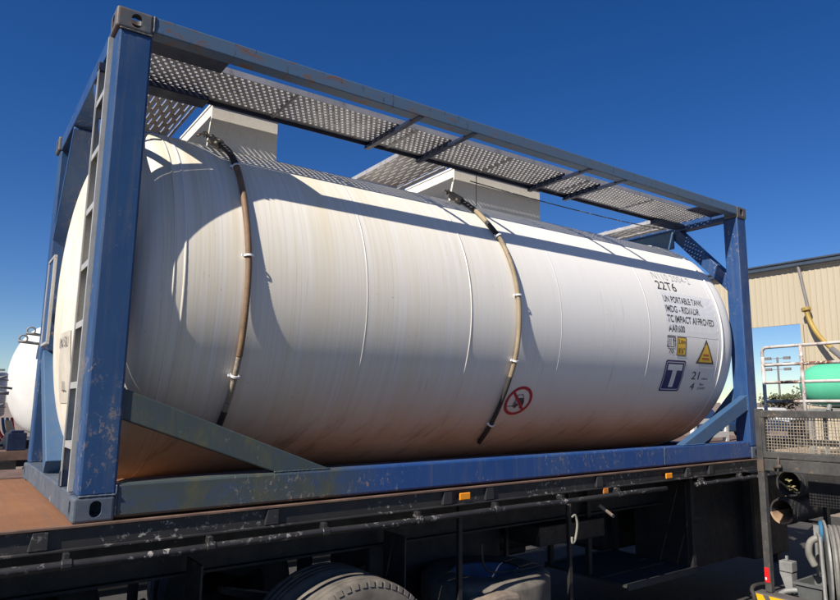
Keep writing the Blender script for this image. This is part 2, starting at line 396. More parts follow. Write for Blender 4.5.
# ------------------------------------------------------------------ the setting
g = B(); S = 1500
vs = [g.verts.new(p) for p in ((-S, -S, GZ), (S, -S, GZ), (S, S, GZ), (-S, S, GZ))]; g.faces.new(vs)
o = obj('ground', g, 'ground'); o['kind'] = 'structure'
g = B()
vs = [g.verts.new(p) for p in ((-14, -9, GZ+.004), (12, -9, GZ+.004), (12, 7.5, GZ+.004), (-14, 7.5, GZ+.004))]; g.faces.new(vs)
o = obj('hardstand', g, 'concrete'); o['kind'] = 'structure'

# ------------------------------------------------------------------ tank container
TC = empty('tank_container', (3.03, 1.19, 0.0), 'white tank container in a weathered blue steel frame, standing on the black flatbed trailer', 'tank container')
L, W, H = 6.058, 2.38, 2.6
def frame(name, bm, mat, label=None, bevel=0.006): return obj(name, bm, mat, TC, label=label, bevel=bevel)

# corner posts: folded section
for (x0, x1) in ((0.018, 0.180), (L-0.180, L-0.018)):
    for (y0, y1) in ((0.006, 0.170), (W-0.170, W-0.006)):
        near_left = x0 < 1 and y0 < 1
        frame('corner_post', box(B(), (x0, y0, 0.119), (x1, y1, H-0.119)), 'blue_chip' if x0 < 1 else 'blue', 'blue corner post with chipped, scratched and rust-spotted paint' if near_left else None, 0.012)

# corner castings with real slotted holes (boolean), mirrored from one block
def casting_mesh():
    bm = B(); box(bm, (0, 0, 0), (0.178, 0.162, 0.118)); bmesh.ops.recalc_face_normals(bm, faces=bm.faces)
    me = bpy.data.meshes.new('casting'); bm.to_mesh(me); bm.free()
    o = bpy.data.objects.new('tmp', me); COL.objects.link(o)
    md = o.modifiers.new('b', 'BEVEL'); md.width = 0.014; md.segments = 3
    def cutter(bm):
        bmesh.ops.recalc_face_normals(bm, faces=bm.faces)
        m2 = bpy.data.meshes.new('cut'); bm.to_mesh(m2); bm.free(); c = bpy.data.objects.new('cut', m2); COL.objects.link(c)
        mm = o.modifiers.new('x', 'BOOLEAN'); mm.object = c; mm.operation = 'DIFFERENCE'; mm.solver = 'EXACT'; return c
    cs = [cutter(box(B(), (0.026, 0.026, 0.026), (0.152, 0.136, 0.092)))]
    def slot(c, ax, hw, hh):       # stadium prism along ax through one wall
        pts = []
        for k in range(24):
            t = 2*math.pi*k/24; a, b_ = math.cos(t), math.sin(t)
            pts.append((a*hw, b_*hw+(hh-hw)*(1 if b_ >= 0 else -1)))
        if ax == 'y': P = [(c[0]+p, -0.05, c[1]+q) for p, q in pts]; off = (0, 0.30, 0)
        elif ax == 'x': P = [(-0.05, c[0]+p, c[1]+q) for p, q in pts]; off = (0.12, 0, 0)
        else: P = [(c[0]+q, c[1]+p, 0.06) for p, q in pts]; off = (0, 0, 0.12)
        return prism(B(), P, off)
    cs.append(cutter(slot((0.096, 0.057), 'y', 0.026, 0.038)))
    cs.append(cutter(slot((0.085, 0.057), 'x', 0.026, 0.038)))
    cs.append(cutter(slot((0.089, 0.081), 'z', 0.030, 0.055)))
    dg = bpy.context.evaluated_depsgraph_get()
    res = bpy.data.meshes.new_from_object(o.evaluated_get(dg))
    for c in cs: bpy.data.objects.remove(c)
    bpy.data.objects.remove(o)
    return res
CM = casting_mesh()
for sx in (0, 1):
    for sy in (0, 1):
        for sz in (0, 1):
            me = CM.copy()
            mm = Matrix.Translation((sx*L, sy*W, sz*H)) @ Matrix.Diagonal((-1 if sx else 1, -1 if sy else 1, -1 if not sz else -1, 1))
            # block modelled with its hole face outward on -x,-y,+z ; bottom ones are flipped
            if sz: mm = Matrix.Translation((sx*L, sy*W, H-0.118)) @ Matrix.Diagonal((-1 if sx else 1, -1 if sy else 1, 1, 1))
            else: mm = Matrix.Translation((sx*L, sy*W, 0.118)) @ Matrix.Diagonal((-1 if sx else 1, -1 if sy else 1, -1, 1))
            me.transform(Matrix.Translation(-origin(TC)) @ mm)
            if mm.determinant() < 0: me.flip_normals()
            me.materials.clear(); me.materials.append(M['casting' if sz else 'casting_blue'])
            c = bpy.data.objects.new('corner_casting', me); COL.objects.link(c); c.parent = TC

# long rails
for y0, y1 in ((0.004, 0.100), (W-0.100, W-0.004)):
    frame('top_rail', box(B(), (0.180, y0, H-0.094), (L-0.180, y1, H-0.004)), 'rail', 'slate blue top side rail with rust drips' if y0 < 1 else None)
for y0, y1 in ((0.012, 0.110), (W-0.110, W-0.012)):
    frame('bottom_rail', box(B(), (0.180, y0, 0.010), (L-0.180, y1, 0.172)), 'blue_sill', 'blue bottom side rail, stained grey-green toward the front end' if y0 < 1 else None, 0.014)
# sill braces in the side planes
def side_brace(y0, y1, right, mat):
    f = (lambda x: L-x) if right else (lambda x: x)
    z = 0.174
    pts = [(f(0.180), y0, 0.625), (f(1.30), y0, z), (f(0.97), y0, z), (f(0.180), y0, 0.475)]
    return frame('diagonal_brace', prism(B(), pts, (0, y1-y0, 0)), mat, 'grimy stained diagonal sill brace' if (not right and y0 < 1) else None, 0.006)
for y0, y1 in ((0.022, 0.100), (W-0.100, W-0.022)):
    side_brace(y0, y1, False, 'blue_old'); side_brace(y0, y1, True, 'blue_pale')
# end frames: cross members and octagonal corner diagonals
for right in (0, 1):
    f = (lambda x: L-x) if right else (lambda x: x)
    def bx_(a, b_): return box(B(), (min(f(a[0]), f(b_[0])), a[1], a[2]), (max(f(a[0]), f(b_[0])), b_[1], b_[2]))
    frame('cross_member', bx_((0.02, 0.170, H-0.120), (0.15, W-0.170, H-0.012)), 'blue')
    frame('cross_member', bx_((0.006, 0.166, 0.006), (0.170, W-0.166, 0.125)), 'casting_blue' if not right else 'blue')
    def diag(pa, pb, w, x0, x1, mat):
        (ya, za), (yb, zb) = pa, pb; d = Vector((0, yb-ya, zb-za)).normalized(); nrm = Vector((0, -d.z, d.y))
        P = [Vector((f(x0), ya, za))-nrm*w/2, Vector((f(x0), yb, zb))-nrm*w/2, Vector((f(x0), yb, zb))+nrm*w/2, Vector((f(x0), ya, za))+nrm*w/2]
        return frame('corner_diagonal', prism(B(), P, (f(x1)-f(x0), 0, 0)), mat)
    for mirror in (0, 1):
        q = (lambda y: W-y) if mirror else (lambda y: y)
        # the upper diagonals are deep folded plates that hug the tank
        diag((q(0.10), 1.72), (q(0.80), 2.46), 0.13 if right else 0.04, 0.025, 0.145 if right else 0.185, 'blue')
        if right or not mirror: diag((q(0.12), 0.70), (q(0.66), 0.10), 0.10, 0.035, 0.150, 'blue_pale')
    if right:
        frame('head_plate', bx_((0.155, 0.80, 2.28), (0.175, W-0.80, 2.478)), 'blue_pale')
    else:
        diag((W-0.42, 0.88), (W-1.15, 0.165), 0.11, 0.006, 0.120, 'blue_pale')
def weld(pts, mat='blue_pale', r=.0055):
    P = []
    for a, b_ in zip(pts, pts[1:]):
        a, b_ = Vector(a), Vector(b_); n_ = max(2, int((b_-a).length/.008)); P += [a.lerp(b_, k/n_) for k in range(n_)]
    P.append(Vector(pts[-1])); rw = random.Random(len(P))
    obj('weld_bead', tube(B(), P, r, 6, True, [r*rw.uniform(.7, 1.25) for _ in P]), mat, TC, smooth=True)
weld([(.02, .004, .121), (.180, .004, .121)], 'casting_blue'); weld([(.02, .003, H-.121), (.180, .003, H-.121)], 'casting'); weld([(.181, .010, .02), (.181, .010, .165)], 'casting_blue'); weld([(.182, .020, .470), (.182, .020, .628)], 'casting_blue')
weld([(.965, .020, .175), (1.30, .020, .175)], 'blue_old'); weld([(L-1.30, .020, .175), (L-.965, .020, .175)]); weld([(L-.182, .020, .470), (L-.182, .020, .628)]); weld([(.182, .003, H-.096), (.182, .003, H-.004)], 'casting')
weld([(L-.020, .003, H-.121), (L-.180, .003, H-.121)], 'casting'); weld([(4.47, .0105, .02), (4.47, .0105, .165)], 'casting_blue', .004)
# horizontal corner gussets between rail and walkway, and the angle bars under the walkway
for right in (0, 1):
    f = (lambda x: L-x) if right else (lambda x: x)
    for mirror in (0, 1):
        q = (lambda y: W-y) if mirror else (lambda y: y)
        frame('corner_gusset', prism(B(), [(f(.181), q(.101), 2.540), (f(.63), q(.101), 2.540), (f(.63), q(.312), 2.540), (f(.181), q(.312), 2.540)], (0, 0, 0.010)), 'navy', None, 0)
        frame('walkway_bearer', box(B(), (min(f(.181), f(.62)), min(q(.64), q(.775)), 2.490), (max(f(.181), f(.66)), max(q(.64), q(.775)), 2.528)), 'navy', None, 0)

# tank shell
prof = []
NX0, NX1, DEP, PW = 0.44, 5.62, 0.42, 2.9
def dish(n=22):
    out = []
    for i in range(n+1):
        r = RT*math.sin(math.pi/2*(i/n)**.75)
        out.append((DEP*(1-(r/RT)**PW)**(1/PW) if i < n else 0.0, r))
    return out
D = dish()
for s, r in D: prof.append((NX0-s, r))
k = 40
for i in range(1, k+1): prof.append((NX0+(NX1-NX0)*i/k, RT))
for s, r in D[::-1][1:]: prof.append((NX1+s, r))
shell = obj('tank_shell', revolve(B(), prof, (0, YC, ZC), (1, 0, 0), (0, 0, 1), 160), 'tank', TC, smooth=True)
def ring(x, w, h, mat='tank'):
    return obj('weld_seam', revolve(B(), [(x-w/2, RT-.004), (x-w/2.6, RT+h), (x+w/2.6, RT+h), (x+w/2, RT-.004)], (0, YC, ZC), (1, 0, 0), (0, 0, 1), 128), mat, shell, smooth=True)
for x, w, h in ((0.385, 0.014, .002), (0.44, 0.018, .003), (1.55, 0.012, .0008), (2.39, 0.014, .0028), (3.3, 0.010, .0004), (4.42, 0.014, .0010), (5.50, 0.010, .0012), (5.575, 0.028, .009)): ring(x, w, h)

# wrapped decals on the shell
def wrap(me_or_bm, r):
    for v in me_or_bm.verts:
        u, t, d = v.co          # x metres, angle radians, outward offset
        v.co = (u, YC-(r+d)*math.cos(t), ZC+(r+d)*math.sin(t))
def text_obj(name, s, x0, x1, d0, d1, mat, off=0.0025, weight=0.0, parent=None, vertical=False):
    """text filling x0..x1 and angle d1(bottom)..d0(top) degrees"""
    cu = bpy.data.curves.new('t', 'FONT'); cu.body = s; cu.size = 1; cu.offset = weight; cu.resolution_u = 3
    to = bpy.data.objects.new('t', cu); COL.objects.link(to)
    dg = bpy.context.evaluated_depsgraph_get(); dg.update()
    me = bpy.data.meshes.new_from_object(to.evaluated_get(dg)); bpy.data.objects.remove(to)
    xs = [v.co.x for v in me.vertices]; ys = [v.co.y for v in me.vertices]
    ax, bx2, ay, by = min(xs), max(xs), min(ys), max(ys)
    bm = B(); bm.from_mesh(me)
    for v in bm.verts:
        p, q = (v.co.x-ax)/(bx2-ax), (v.co.y-ay)/(by-ay)
        v.co = (x0+(x1-x0)*p, R_(d1+(d0-d1)*q), off)
    wrap(bm, RT)
    return obj(name, bm, mat, parent or shell, keep=True)
def poly_decal(name, pts, mat, off, sub=6):
    """pts in (x, deg), filled as a fan with subdivided edges"""
    P = []
    for i in range(len(pts)):
        a, b_ = pts[i], pts[(i+1) % len(pts)]
        for k in range(sub): P.append((a[0]+(b_[0]-a[0])*k/sub, a[1]+(b_[1]-a[1])*k/sub))
    bm = B(); c = (sum(p[0] for p in P)/len(P), sum(p[1] for p in P)/len(P))
    rings = []
    for s in (1.0, .75, .5, .25):
        rings.append([bm.verts.new((c[0]+(p[0]-c[0])*s, R_(c[1]+(p[1]-c[1])*s), off)) for p in P])
    cv = bm.verts.new((c[0], R_(c[1]), off))
    for a, b_ in zip(rings, rings[1:]):
        for i in range(len(P)): j = (i+1) % len(P); bm.faces.new((a[i], a[j], b_[j], b_[i]))
    for i in range(len(P)): bm.faces.new((rings[-1][i], rings[-1][(i+1) % len(P)], cv))
    wrap(bm, RT)
    return obj(name, bm, mat, shell)
def line_decal(name, pts, wdt, mat, off):
    """closed or open outline strokes of constant width, pts in (x, deg)"""
    bm = B()
    rad = math.degrees(1/RT)
    for a, b_ in zip(pts, pts[1:]):
        ax, ay, bx2, by = a[0], a[1]/rad, b_[0], b_[1]/rad
        d = Vector((bx2-ax, by-ay)); l = d.length; d.normalize(); nn = Vector((-d.y, d.x))*wdt/2
        n_ = max(1, int(l/0.03)); prev = None
        for k in range(n_+1):
            t = -wdt/2+(l+wdt)*k/n_
            p = Vector((ax, ay))+d*t
            cur = [bm.verts.new((p.x+nn.x, (p.y+nn.y)/RT, off)), bm.verts.new((p.x-nn.x, (p.y-nn.y)/RT, off))]
            if prev: bm.faces.new((prev[0], prev[1], cur[1], cur[0]))
            prev = cur
    wrap(bm, RT); return obj(name, bm, mat, shell)
# sticker backing
poly_decal('sticker', [(4.670, 20.0), (5.50, 20.0), (5.50, -1.6), (4.670, -1.6)], 'decal_white', 0.0012)
text_obj('lettering', 'N110 2004-2', 4.66, 5.26, 31.2, 27.4, 'grey_ink', weight=-0.02)
text_obj('lettering', '22T6', 4.655, 4.965, 26.0, 21.2, 'black_ink', weight=0.004)
text_obj('lettering', 'UN PORTABLE TANK', 4.69, 5.315, 18.1, 14.6, 'black_ink', weight=0.018)
text_obj('lettering', 'IMDG - RID/ADR', 4.69, 5.225, 13.1, 9.6, 'black_ink', weight=0.018)
text_obj('lettering', 'TC IMPACT APPROVED', 4.69, 5.445, 8.2, 4.7, 'black_ink', weight=0.018)
text_obj('lettering', 'AAR600', 4.695, 4.945, 3.5, 0.1, 'black_ink', weight=0.018)
# height pictogram with 70 under it
line_decal('pictogram', [(4.672, -2.2), (4.79, -2.2), (4.79, -7.1), (4.672, -7.1), (4.672, -2.2)], 0.010, 'black_ink', 0.003)
line_decal('pictogram', [(4.700, -3.0), (4.700, -6.4)], 0.006, 'black_ink', 0.003)
line_decal('pictogram', [(4.722, -3.0), (4.722, -6.4)], 0.006, 'black_ink', 0.003)
line_decal('pictogram', [(4.762, -3.2), (4.762, -6.2)], 0.010, 'black_ink', 0.003)
line_decal('pictogram', [(4.746, -4.1), (4.762, -3.0), (4.778, -4.1)], 0.006, 'black_ink', 0.0032)
text_obj('lettering', '70', 4.70, 4.775, -8.0, -10.3, 'black_ink')
# yellow height sticker
poly_decal('sticker', [(4.822, -2.2), (4.958, -2.2), (4.958, -10.8), (4.822, -10.8)], 'decal_yellow', 0.0022)
line_decal('sticker_border', [(4.822, -2.2), (4.958, -2.2), (4.958, -10.8), (4.822, -10.8), (4.822, -2.2)], 0.008, 'black_ink', 0.0034)
text_obj('lettering', '2,6m', 4.836, 4.946, -3.2, -5.6, 'black_ink', 0.0034)
text_obj('lettering', "8'6\"", 4.843, 4.94, -7.2, -9.9, 'black_ink', 0.0034)
# warning triangle
poly_decal('warning_sign', [(5.290, -2.9), (5.425, -13.9), (5.155, -13.9)], 'decal_yellow', 0.0022)
line_decal('warning_border', [(5.290, -2.9), (5.425, -13.9), (5.155, -13.9), (5.290, -2.9)], 0.017, 'black_ink', 0.0034)
line_decal('warning_text', [(5.25, -9.8), (5.335, -9.8)], 0.012, 'decal_red', 0.0036)
line_decal('warning_text', [(5.24, -11.6), (5.345, -11.6)], 0.012, 'decal_red', 0.0036)
# T emblem
def rrect(x0, x1, d0, d1, r=0.022):
    rad = math.degrees(1/RT); pts = []
    for (cx, cd, a0) in ((x1-r, d0-r*rad, 0), (x0+r, d0-r*rad, 90), (x0+r, d1+r*rad, 180), (x1-r, d1+r*rad, 270)):
        for k in range(5):
            a = R_(a0+90*k/4); pts.append((cx+r*math.cos(a), cd+r*rad*math.sin(a)))
    return pts
poly_decal('emblem', rrect(4.680, 4.985, -13.3, -28.8), 'navy_ink', 0.0022, 2)
p = rrect(4.697, 4.968, -14.3, -27.8, .014); line_decal('emblem_line', p+[p[0]], 0.006, 'decal_white', 0.0034)
poly_decal('emblem_letter', [(4.722, -15.3), (4.943, -15.3), (4.943, -18.2), (4.722, -18.2)], 'decal_white', 0.0034)
poly_decal('emblem_letter', [(4.800, -18.15), (4.866, -18.15), (4.866, -26.6), (4.800, -26.6)], 'decal_white', 0.0034)
text_obj('lettering', '21', 5.125, 5.245, -18.4, -22.4, 'black_ink')
text_obj('lettering', '4', 5.150, 5.215, -24.2, -27.9, 'black_ink')
text_obj('lettering', 'cbm', 5.295, 5.395, -21.2, -22.4, 'black_ink')
text_obj('lettering', 'Bar', 5.295, 5.365, -24.2, -25.5, 'black_ink')
text_obj('lettering', 'START', 5.280, 5.410, -26.4, -27.7, 'black_ink')
# forklift prohibited sign
def annulus(name, cx, cd, r0, r1, mat, off, seg=56):
    bm = B(); rad = math.degrees(1/RT); A, C = [], []
    for k in range(seg):
        a = 2*math.pi*k/seg
        A.append(bm.verts.new((cx+r0*math.cos(a), R_(cd+r0*rad*math.sin(a)), off))); C.append(bm.verts.new((cx+r1*math.cos(a), R_(cd+r1*rad*math.sin(a)), off)))
    for k in range(seg): bm.faces.new((A[k], A[(k+1) % seg], C[(k+1) % seg], C[k]))
    wrap(bm, RT); return obj(name, bm, mat, shell)
FX, FD = 3.003, -34.6; rad = math.degrees(1/RT)
annulus('prohibition_sign', FX, FD, 0.108, 0.133, 'decal_red', 0.003)
def fk(u, v): return (FX+u, FD+v*rad)
poly_decal('forklift_symbol', [fk(-.010, .030), fk(.045, .030), fk(.062, -.005), fk(.062, -.045), fk(-.028, -.045), fk(-.028, -.004)], 'black_ink', 0.0024, 2)
line_decal('forklift_symbol', [fk(-.034, .055), fk(-.038, -.048)], 0.007, 'black_ink', 0.0024)
line_decal('forklift_symbol', [fk(-.022, .058), fk(-.026, -.048)], 0.005, 'black_ink', 0.0024)
line_decal('forklift_symbol', [fk(-.095, -.046), fk(-.030, -.046)], 0.006, 'black_ink', 0.0024)
line_decal('forklift_symbol', [fk(-.020, .058), fk(.020, .062), fk(.046, .022)], 0.006, 'black_ink', 0.0024)
for u in (-.012, .046):
    annulus('forklift_symbol', FX+u, FD-.052*rad, 0.0, 0.014, 'black_ink', 0.0026, 12)
line_decal('prohibition_bar', [fk(-.086, .086), fk(.086, -.086)], 0.022, 'decal_red', 0.0038)

# walkways: punched plank sheets with raised lips
def planks(bm, x0, x1, y0, y1, z, along='x', pitch=0.055, row=0.046, hole=0.62, holeb=None):
    """staggered punched sheet; every hole has a raised rim"""
    def pt(a, b_, c): return (a, b_, c) if along == 'x' else (b_, a, c)
    A0, A1, B0, B1 = (x0, x1, y0, y1) if along == 'x' else (y0, y1, x0, x1)
    nr = max(1, int(round((B1-B0)/row))); rw = (B1-B0)/nr; nc = int(round((A1-A0)/pitch)); pw = (A1-A0)/nc
    for j in range(nr):
        sh = 0.5*pw if j % 2 else 0.0
        b0, b1 = B0+j*rw, B0+(j+1)*rw
        cells = [(A0+i*pw+sh, A0+(i+1)*pw+sh) for i in range(nc if not sh else nc-1)]
        if sh:
            for e0, e1 in ((A0, A0+sh), (A1-sh, A1)):
                bm.faces.new([bm.verts.new(pt(*p)) for p in ((e0, b0, z), (e1, b0, z), (e1, b1, z), (e0, b1, z))])
        for a0, a1 in cells:
            ca, cb = (a0+a1)/2, (b0+b1)/2; ha, hb = pw*hole/2, rw*(holeb or hole)/2
            out = [bm.verts.new(pt(*p)) for p in ((a0, b0, z), (ca, b0, z), (a1, b0, z), (a1, cb, z), (a1, b1, z), (ca, b1, z), (a0, b1, z), (a0, cb, z))]
            inn = [bm.verts.new(pt(ca+ha*math.cos(t), cb+hb*math.sin(t), z)) for t in [R_(225+45*k) for k in range(8)]]
            lip = [bm.verts.new(pt(ca+ha*.92*math.cos(t), cb+hb*.92*math.sin(t), z+(0.016 if k % 2 else 0.010))) for k, t in enumerate([R_(225+45*k) for k in range(8)])]
            for k in range(8):
                l = (k+1) % 8
                bm.faces.new((out[k], out[l], inn[l], inn[k])); bm.faces.new((inn[k], inn[l], lip[l], lip[k]))
    return bm
def walkway(x0, x1, y0, y1, z=2.558, along='x', slit=False, inner='dark'):
    if slit: wbm = planks(B(), x0+.012, x1-.012, y0+.004, y1-.004, z, along, 0.21, 0.0355, 0.86, 0.42)
    else:
        near = y0 < 1.19; ya, yb = (y0+.012, y1-.040) if near else (y0+.040, y1-.012)
        wbm = planks(B(), x0, x1, ya, yb, z, along, 0.043, 0.040, 0.74)
        for q0, q1 in ((y0, ya), (yb, y1)): wbm.faces.new([wbm.verts.new(p) for p in ((x0, q0, z), (x1, q0, z), (x1, q1, z), (x0, q1, z))])
    wobj = obj('walkway', wbm, 'alu', TC, keep=True)
    if along == 'x':
        near = y0 < 1.19
        for yy, inner in ((y0, not near), (y1, near)):
            obj('walkway_edge', box(B(), (x0, yy-.002, z-.032 if inner else z-.006), (x1, yy+.002, z+.001 if inner else z+.034)), 'navy' if inner else 'alu', wobj)  # inner edge coloured dark to stand for shade under the walkway
    else:
        for xx in (x0, x1): obj('walkway_edge', box(B(), (xx-.002, y0, z-.034), (xx+.002, y1, z+.002)), 'alu', wobj)
    return wobj
walkway(0.185, 5.87, 0.315, 0.768)
walkway(0.185, 5.87, W-0.768, W-0.315)
walkway(0.25, 0.64, 0.79, W-0.79, 2.552, 'y', True)
walkway(2.20, 2.68, 0.79, W-0.79, 2.552, 'y', True)
walkway(5.50, 5.86, 0.79, W-0.79, 2.552, 'y', True)
for x in (1.90, 2.375, 3.62, 4.085):
    for mirror in (0, 1):
        q = (lambda y: W-y) if mirror else (lambda y: y)
        y0, y1 = sorted((q(0.010), q(0.775)))
        sb = B(); box(sb, (x-.020, y0, 2.500), (x+.020, y1, 2.505)); box(sb, (x-.020, y0, 2.505), (x-.015, y1, 2.522))
        ya, yb = sorted((q(0.315), q(0.775))); box(sb, (x+.004, ya, 2.505), (x+.012, yb, 2.556))
        obj('walkway_support', sb, 'navy', TC)
for mirror in (0, 1):
    for x in (1.13, 2.07, 3.01, 3.95, 4.89):
        ya, yb = (0.318, 0.765) if not mirror else (W-0.765, W-0.318)
        obj('plank_joint', box(box(B(), (x-.012, ya, 2.551), (x-.002, yb, 2.557)), (x+.002, ya, 2.549), (x+.014, yb, 2.557)), 'alu', TC)
# spill boxes round the manholes
def spill_box(x0, x1, y0, y1):
    bm = B(); t = .012
    z0, z1 = 2.05, 2.548
    box(bm, (x0, y0, z0), (x1, y0+t, z1)); box(bm, (x0, y1-t, z0), (x1, y1, z1)); box(bm, (x0, y0+t, z0), (x0+t, y1-t, z1)); box(bm, (x1-t, y0+t, z0), (x1, y1-t, z1))
    b_ = obj('spill_box', bm, 'box_white', TC, bevel=0.003)
    obj('lid', box(B(), (x0-.006, y0-.006, z1), (x1+.006, y1+.006, z1+.014)), 'box_white', b_)
    if x1-x0 > .8: obj('panel_joint', box(B(), (x0+.240, y0-.0025, 2.20), (x0+.244, y0, z1-.004)), 'black_ink', b_)
    return b_
spill_box(0.730, 1.195, 0.805, W-0.805)
spill_box(2.770, 3.790, 0.805, W-0.805)

# ladder on the front end frame
lb = B(); 
lad = obj('ladder', box(box(B(), (0.000, 0.180, 0.130), (0.060, 0.186, 2.50)), (0.000, 0.186, 0.130), (0.006, 0.206, 2.50)), 'alu_plain', TC)
lb2 = B(); box(lb2, (0.000, 0.478, 0.130), (0.060, 0.484, 2.45)); box(lb2, (0.000, 0.460, 0.130), (0.006, 0.478, 2.45)); obj('stile', lb2, 'alu_plain', lad)
for z in (0.36, 0.66, 0.975, 1.29, 1.60, 1.915, 2.23):
    rb = B(); box(rb, (0.006, 0.188, z-.004), (0.052, 0.476, z+.0)); box(rb, (0.006, 0.188, z-.034), (0.010, 0.476, z-.004)); box(rb, (0.048, .188, z-.034), (.052, .476, z-.004)); obj('rung', rb, 'alu_plain', lad)
obj('ladder_foot', box(B(), (-0.004, 0.462, 0.126), (0.058, 0.500, 0.205)), 'navy', lad, bevel=.004)
obj('ladder_bracket', box(B(), (-0.004, 0.46, 2.42), (0.055, 0.495, 2.475)), 'navy', lad, bevel=.006)
# document frame on the far front post
dp = B(); box(dp, (-.004, 1.70, .945), (.016, 2.02, .965)); box(dp, (-.004, 1.70, 1.545), (.016, 2.02, 1.565)); box(dp, (-.004, 1.70, .965), (.016, 1.72, 1.545)); box(dp, (-.004, 2.00, .965), (.016, 2.02, 1.545))
dh = obj('document_frame', dp, 'alu_plain', TC, bevel=.003)
obj('backing_plate', box(B(), (0.004, 1.72, .965), (.012, 2.00, 1.545)), 'blue_chip', dh)
obj('mounting_bracket', box(B(), (.016, 1.98, 1.2), (.035, 2.215, 1.26)), 'blue_chip', dh)
# notice plate on the front dish
def dish_x(y, z):
    r = math.hypot(y-YC, z-ZC); return NX0-DEP*(1-(min(r, RT)/RT)**PW)**(1/PW)
def dish_patch(name, y0, y1, z0, z1, mat, off):
    bm = B(); N = 8; G = [[bm.verts.new((dish_x(y0+(y1-y0)*i/N, z0+(z1-z0)*j/N)-off, y0+(y1-y0)*i/N, z0+(z1-z0)*j/N)) for j in range(N+1)] for i in range(N+1)]
    for i in range(N):
        for j in range(N): bm.faces.new((G[i][j], G[i][j+1], G[i+1][j+1], G[i+1][j]))
    return obj(name, bm, mat, shell)
dish_patch('notice_plate', 0.80, 1.16, 0.55, 0.97, 'notice', .004)
for (s, ya, yb, za, zb) in (('IN', 1.13, 1.02, .88, .94), ('SU', .96, .86, .88, .94), ('LL', 1.02, .92, .62, .68)):
    cu = bpy.data.curves.new('t', 'FONT'); cu.body = s; cu.size = 1
    to = bpy.data.objects.new('t', cu); COL.objects.link(to)
    dg = bpy.context.evaluated_depsgraph_get(); dg.update(); me = bpy.data.meshes.new_from_object(to.evaluated_get(dg)); bpy.data.objects.remove(to)
    X = [v.co.x for v in me.vertices]; Y = [v.co.y for v in me.vertices]; bm = B(); bm.from_mesh(me)
    for v in bm.verts:
        y = ya+(yb-ya)*(v.co.x-min(X))/(max(X)-min(X)); z = za+(zb-za)*(v.co.y-min(Y))/(max(Y)-min(Y)); v.co = (dish_x(y, z)-.010, y, z)
    obj('lettering', bm, 'black_ink', shell)

# drain hoses hung over the shell
def surf(x, deg, d): t = R_(deg); return Vector((x, YC-(RT+d)*math.cos(t), ZC+(RT+d)*math.sin(t)))
def spline(keys, n=14):
    out = []
    K = [keys[0]]+list(keys)+[keys[-1]]
    for i in range(1, len(K)-2):
        p0, p1, p2, p3 = [Vector(k_) for k_ in K[i-1:i+3]]
        for s in range(n):
            t = s/n; out.append(0.5*((2*p1)+(-p0+p2)*t+(2*p0-5*p1+4*p2-p3)*t*t+(-p0+3*p1-3*p2+p3)*t**3))
    out.append(Vector(keys[-1])); return out
def corrug(path, r, amp=0.0016, step=0.014):
    # resample and modulate the radius: ribbed hose
    L_ = [0]; 
    for a, b_ in zip(path, path[1:]): L_.append(L_[-1]+(b_-a).length)
    N = int(L_[-1]/(step/2)); pts = []; j = 0
    for k in range(N+1):
        s = L_[-1]*k/N
        while j < len(L_)-2 and L_[j+1] < s: j += 1
        t = (s-L_[j])/max(1e-9, L_[j+1]-L_[j]); pts.append(path[j].lerp(path[j+1], t))
    return pts, [r+(amp if k % 2 else -amp) for k in range(N+1)]
def hose(keys, segs, ties, label, r=0.021):
    P = spline([surf(*k_) for k_ in keys]); n = len(P)
    root = None
    for i, (a, b_, mt, rr) in enumerate(segs):
        sub = P[int(a*(n-1)):int(b_*(n-1))+1]; pts, rad_ = corrug(sub, rr*.88)
        bm = tube(B(), pts, rr, 12, True, rad_)
        if root is None: root = obj('drain_hose', bm, mt, TC, smooth=True, label=label)
        else: obj('hose_section', bm, mt, root, smooth=True)
    for t in ties:
        i = int(t*(n-1)); d = (P[min(i+1, n-1)]-P[i-1]).normalized(); cen = P[i]
        u = d.orthogonal().normalized()
        bm = revolve(B(), [(-.007, .0245), (-.006, .0285), (.006, .0285), (.007, .0245)], cen, d, u, 20); nrm = (cen-Vector((cen.x, YC, ZC))).normalized()
        box(bm, (cen.x-.040, cen.y-.006, cen.z-.005), (cen.x-.022, cen.y+.006, cen.z+.008))
        obj('cable_tie', bm, 'tie', root)
    # rope lashing at the head
    k0 = P[:int(0.10*(n-1))+2]
    for ph in (0, 2.1, 4.2):
        pts = []
        for i, p in enumerate(k0):
            t = (k0[min(i+1, len(k0)-1)]-k0[max(i-1, 0)]).normalized(); u = t.orthogonal().normalized(); w = t.cross(u); a = ph+i*1.25
            pts.append(p+(u*math.cos(a)+w*math.sin(a))*0.024)
        obj('lashing_rope', tube(B(), spline(pts, 4), 0.010, 6), 'rope', root, smooth=True)
    for q in range(5):
        p = k0[0]+Vector((random.uniform(-.03, .02), random.uniform(-.01, .03), .01)); e = p+Vector((random.uniform(-.09, -.02), random.uniform(-.05, .03), random.uniform(-.012, .02)))
        obj('rope_tail', tube(B(), spline([p, (p+e)/2+Vector((0, 0, .018)), e], 5), 0.006, 6), 'rope', root, smooth=True)
hose([(0.70, 64, .05), (0.755, 60, .035), (0.775, 52, .026), (0.772, 38, .025), (0.768, 22, .026), (0.772, 5, .028), (0.768, -14, .030), (0.764, -30, .028), (0.756, -45, .024)],
     [(0.0, 0.33, 'rubber', .022), (0.33, 0.80, 'hose_brown', .020), (0.80, 0.93, 'rope', .018), (0.93, 1.0, 'rubber', .019)], (0.335, 0.60, 0.845), 'brown ribbed hose hanging at the front of the tank')
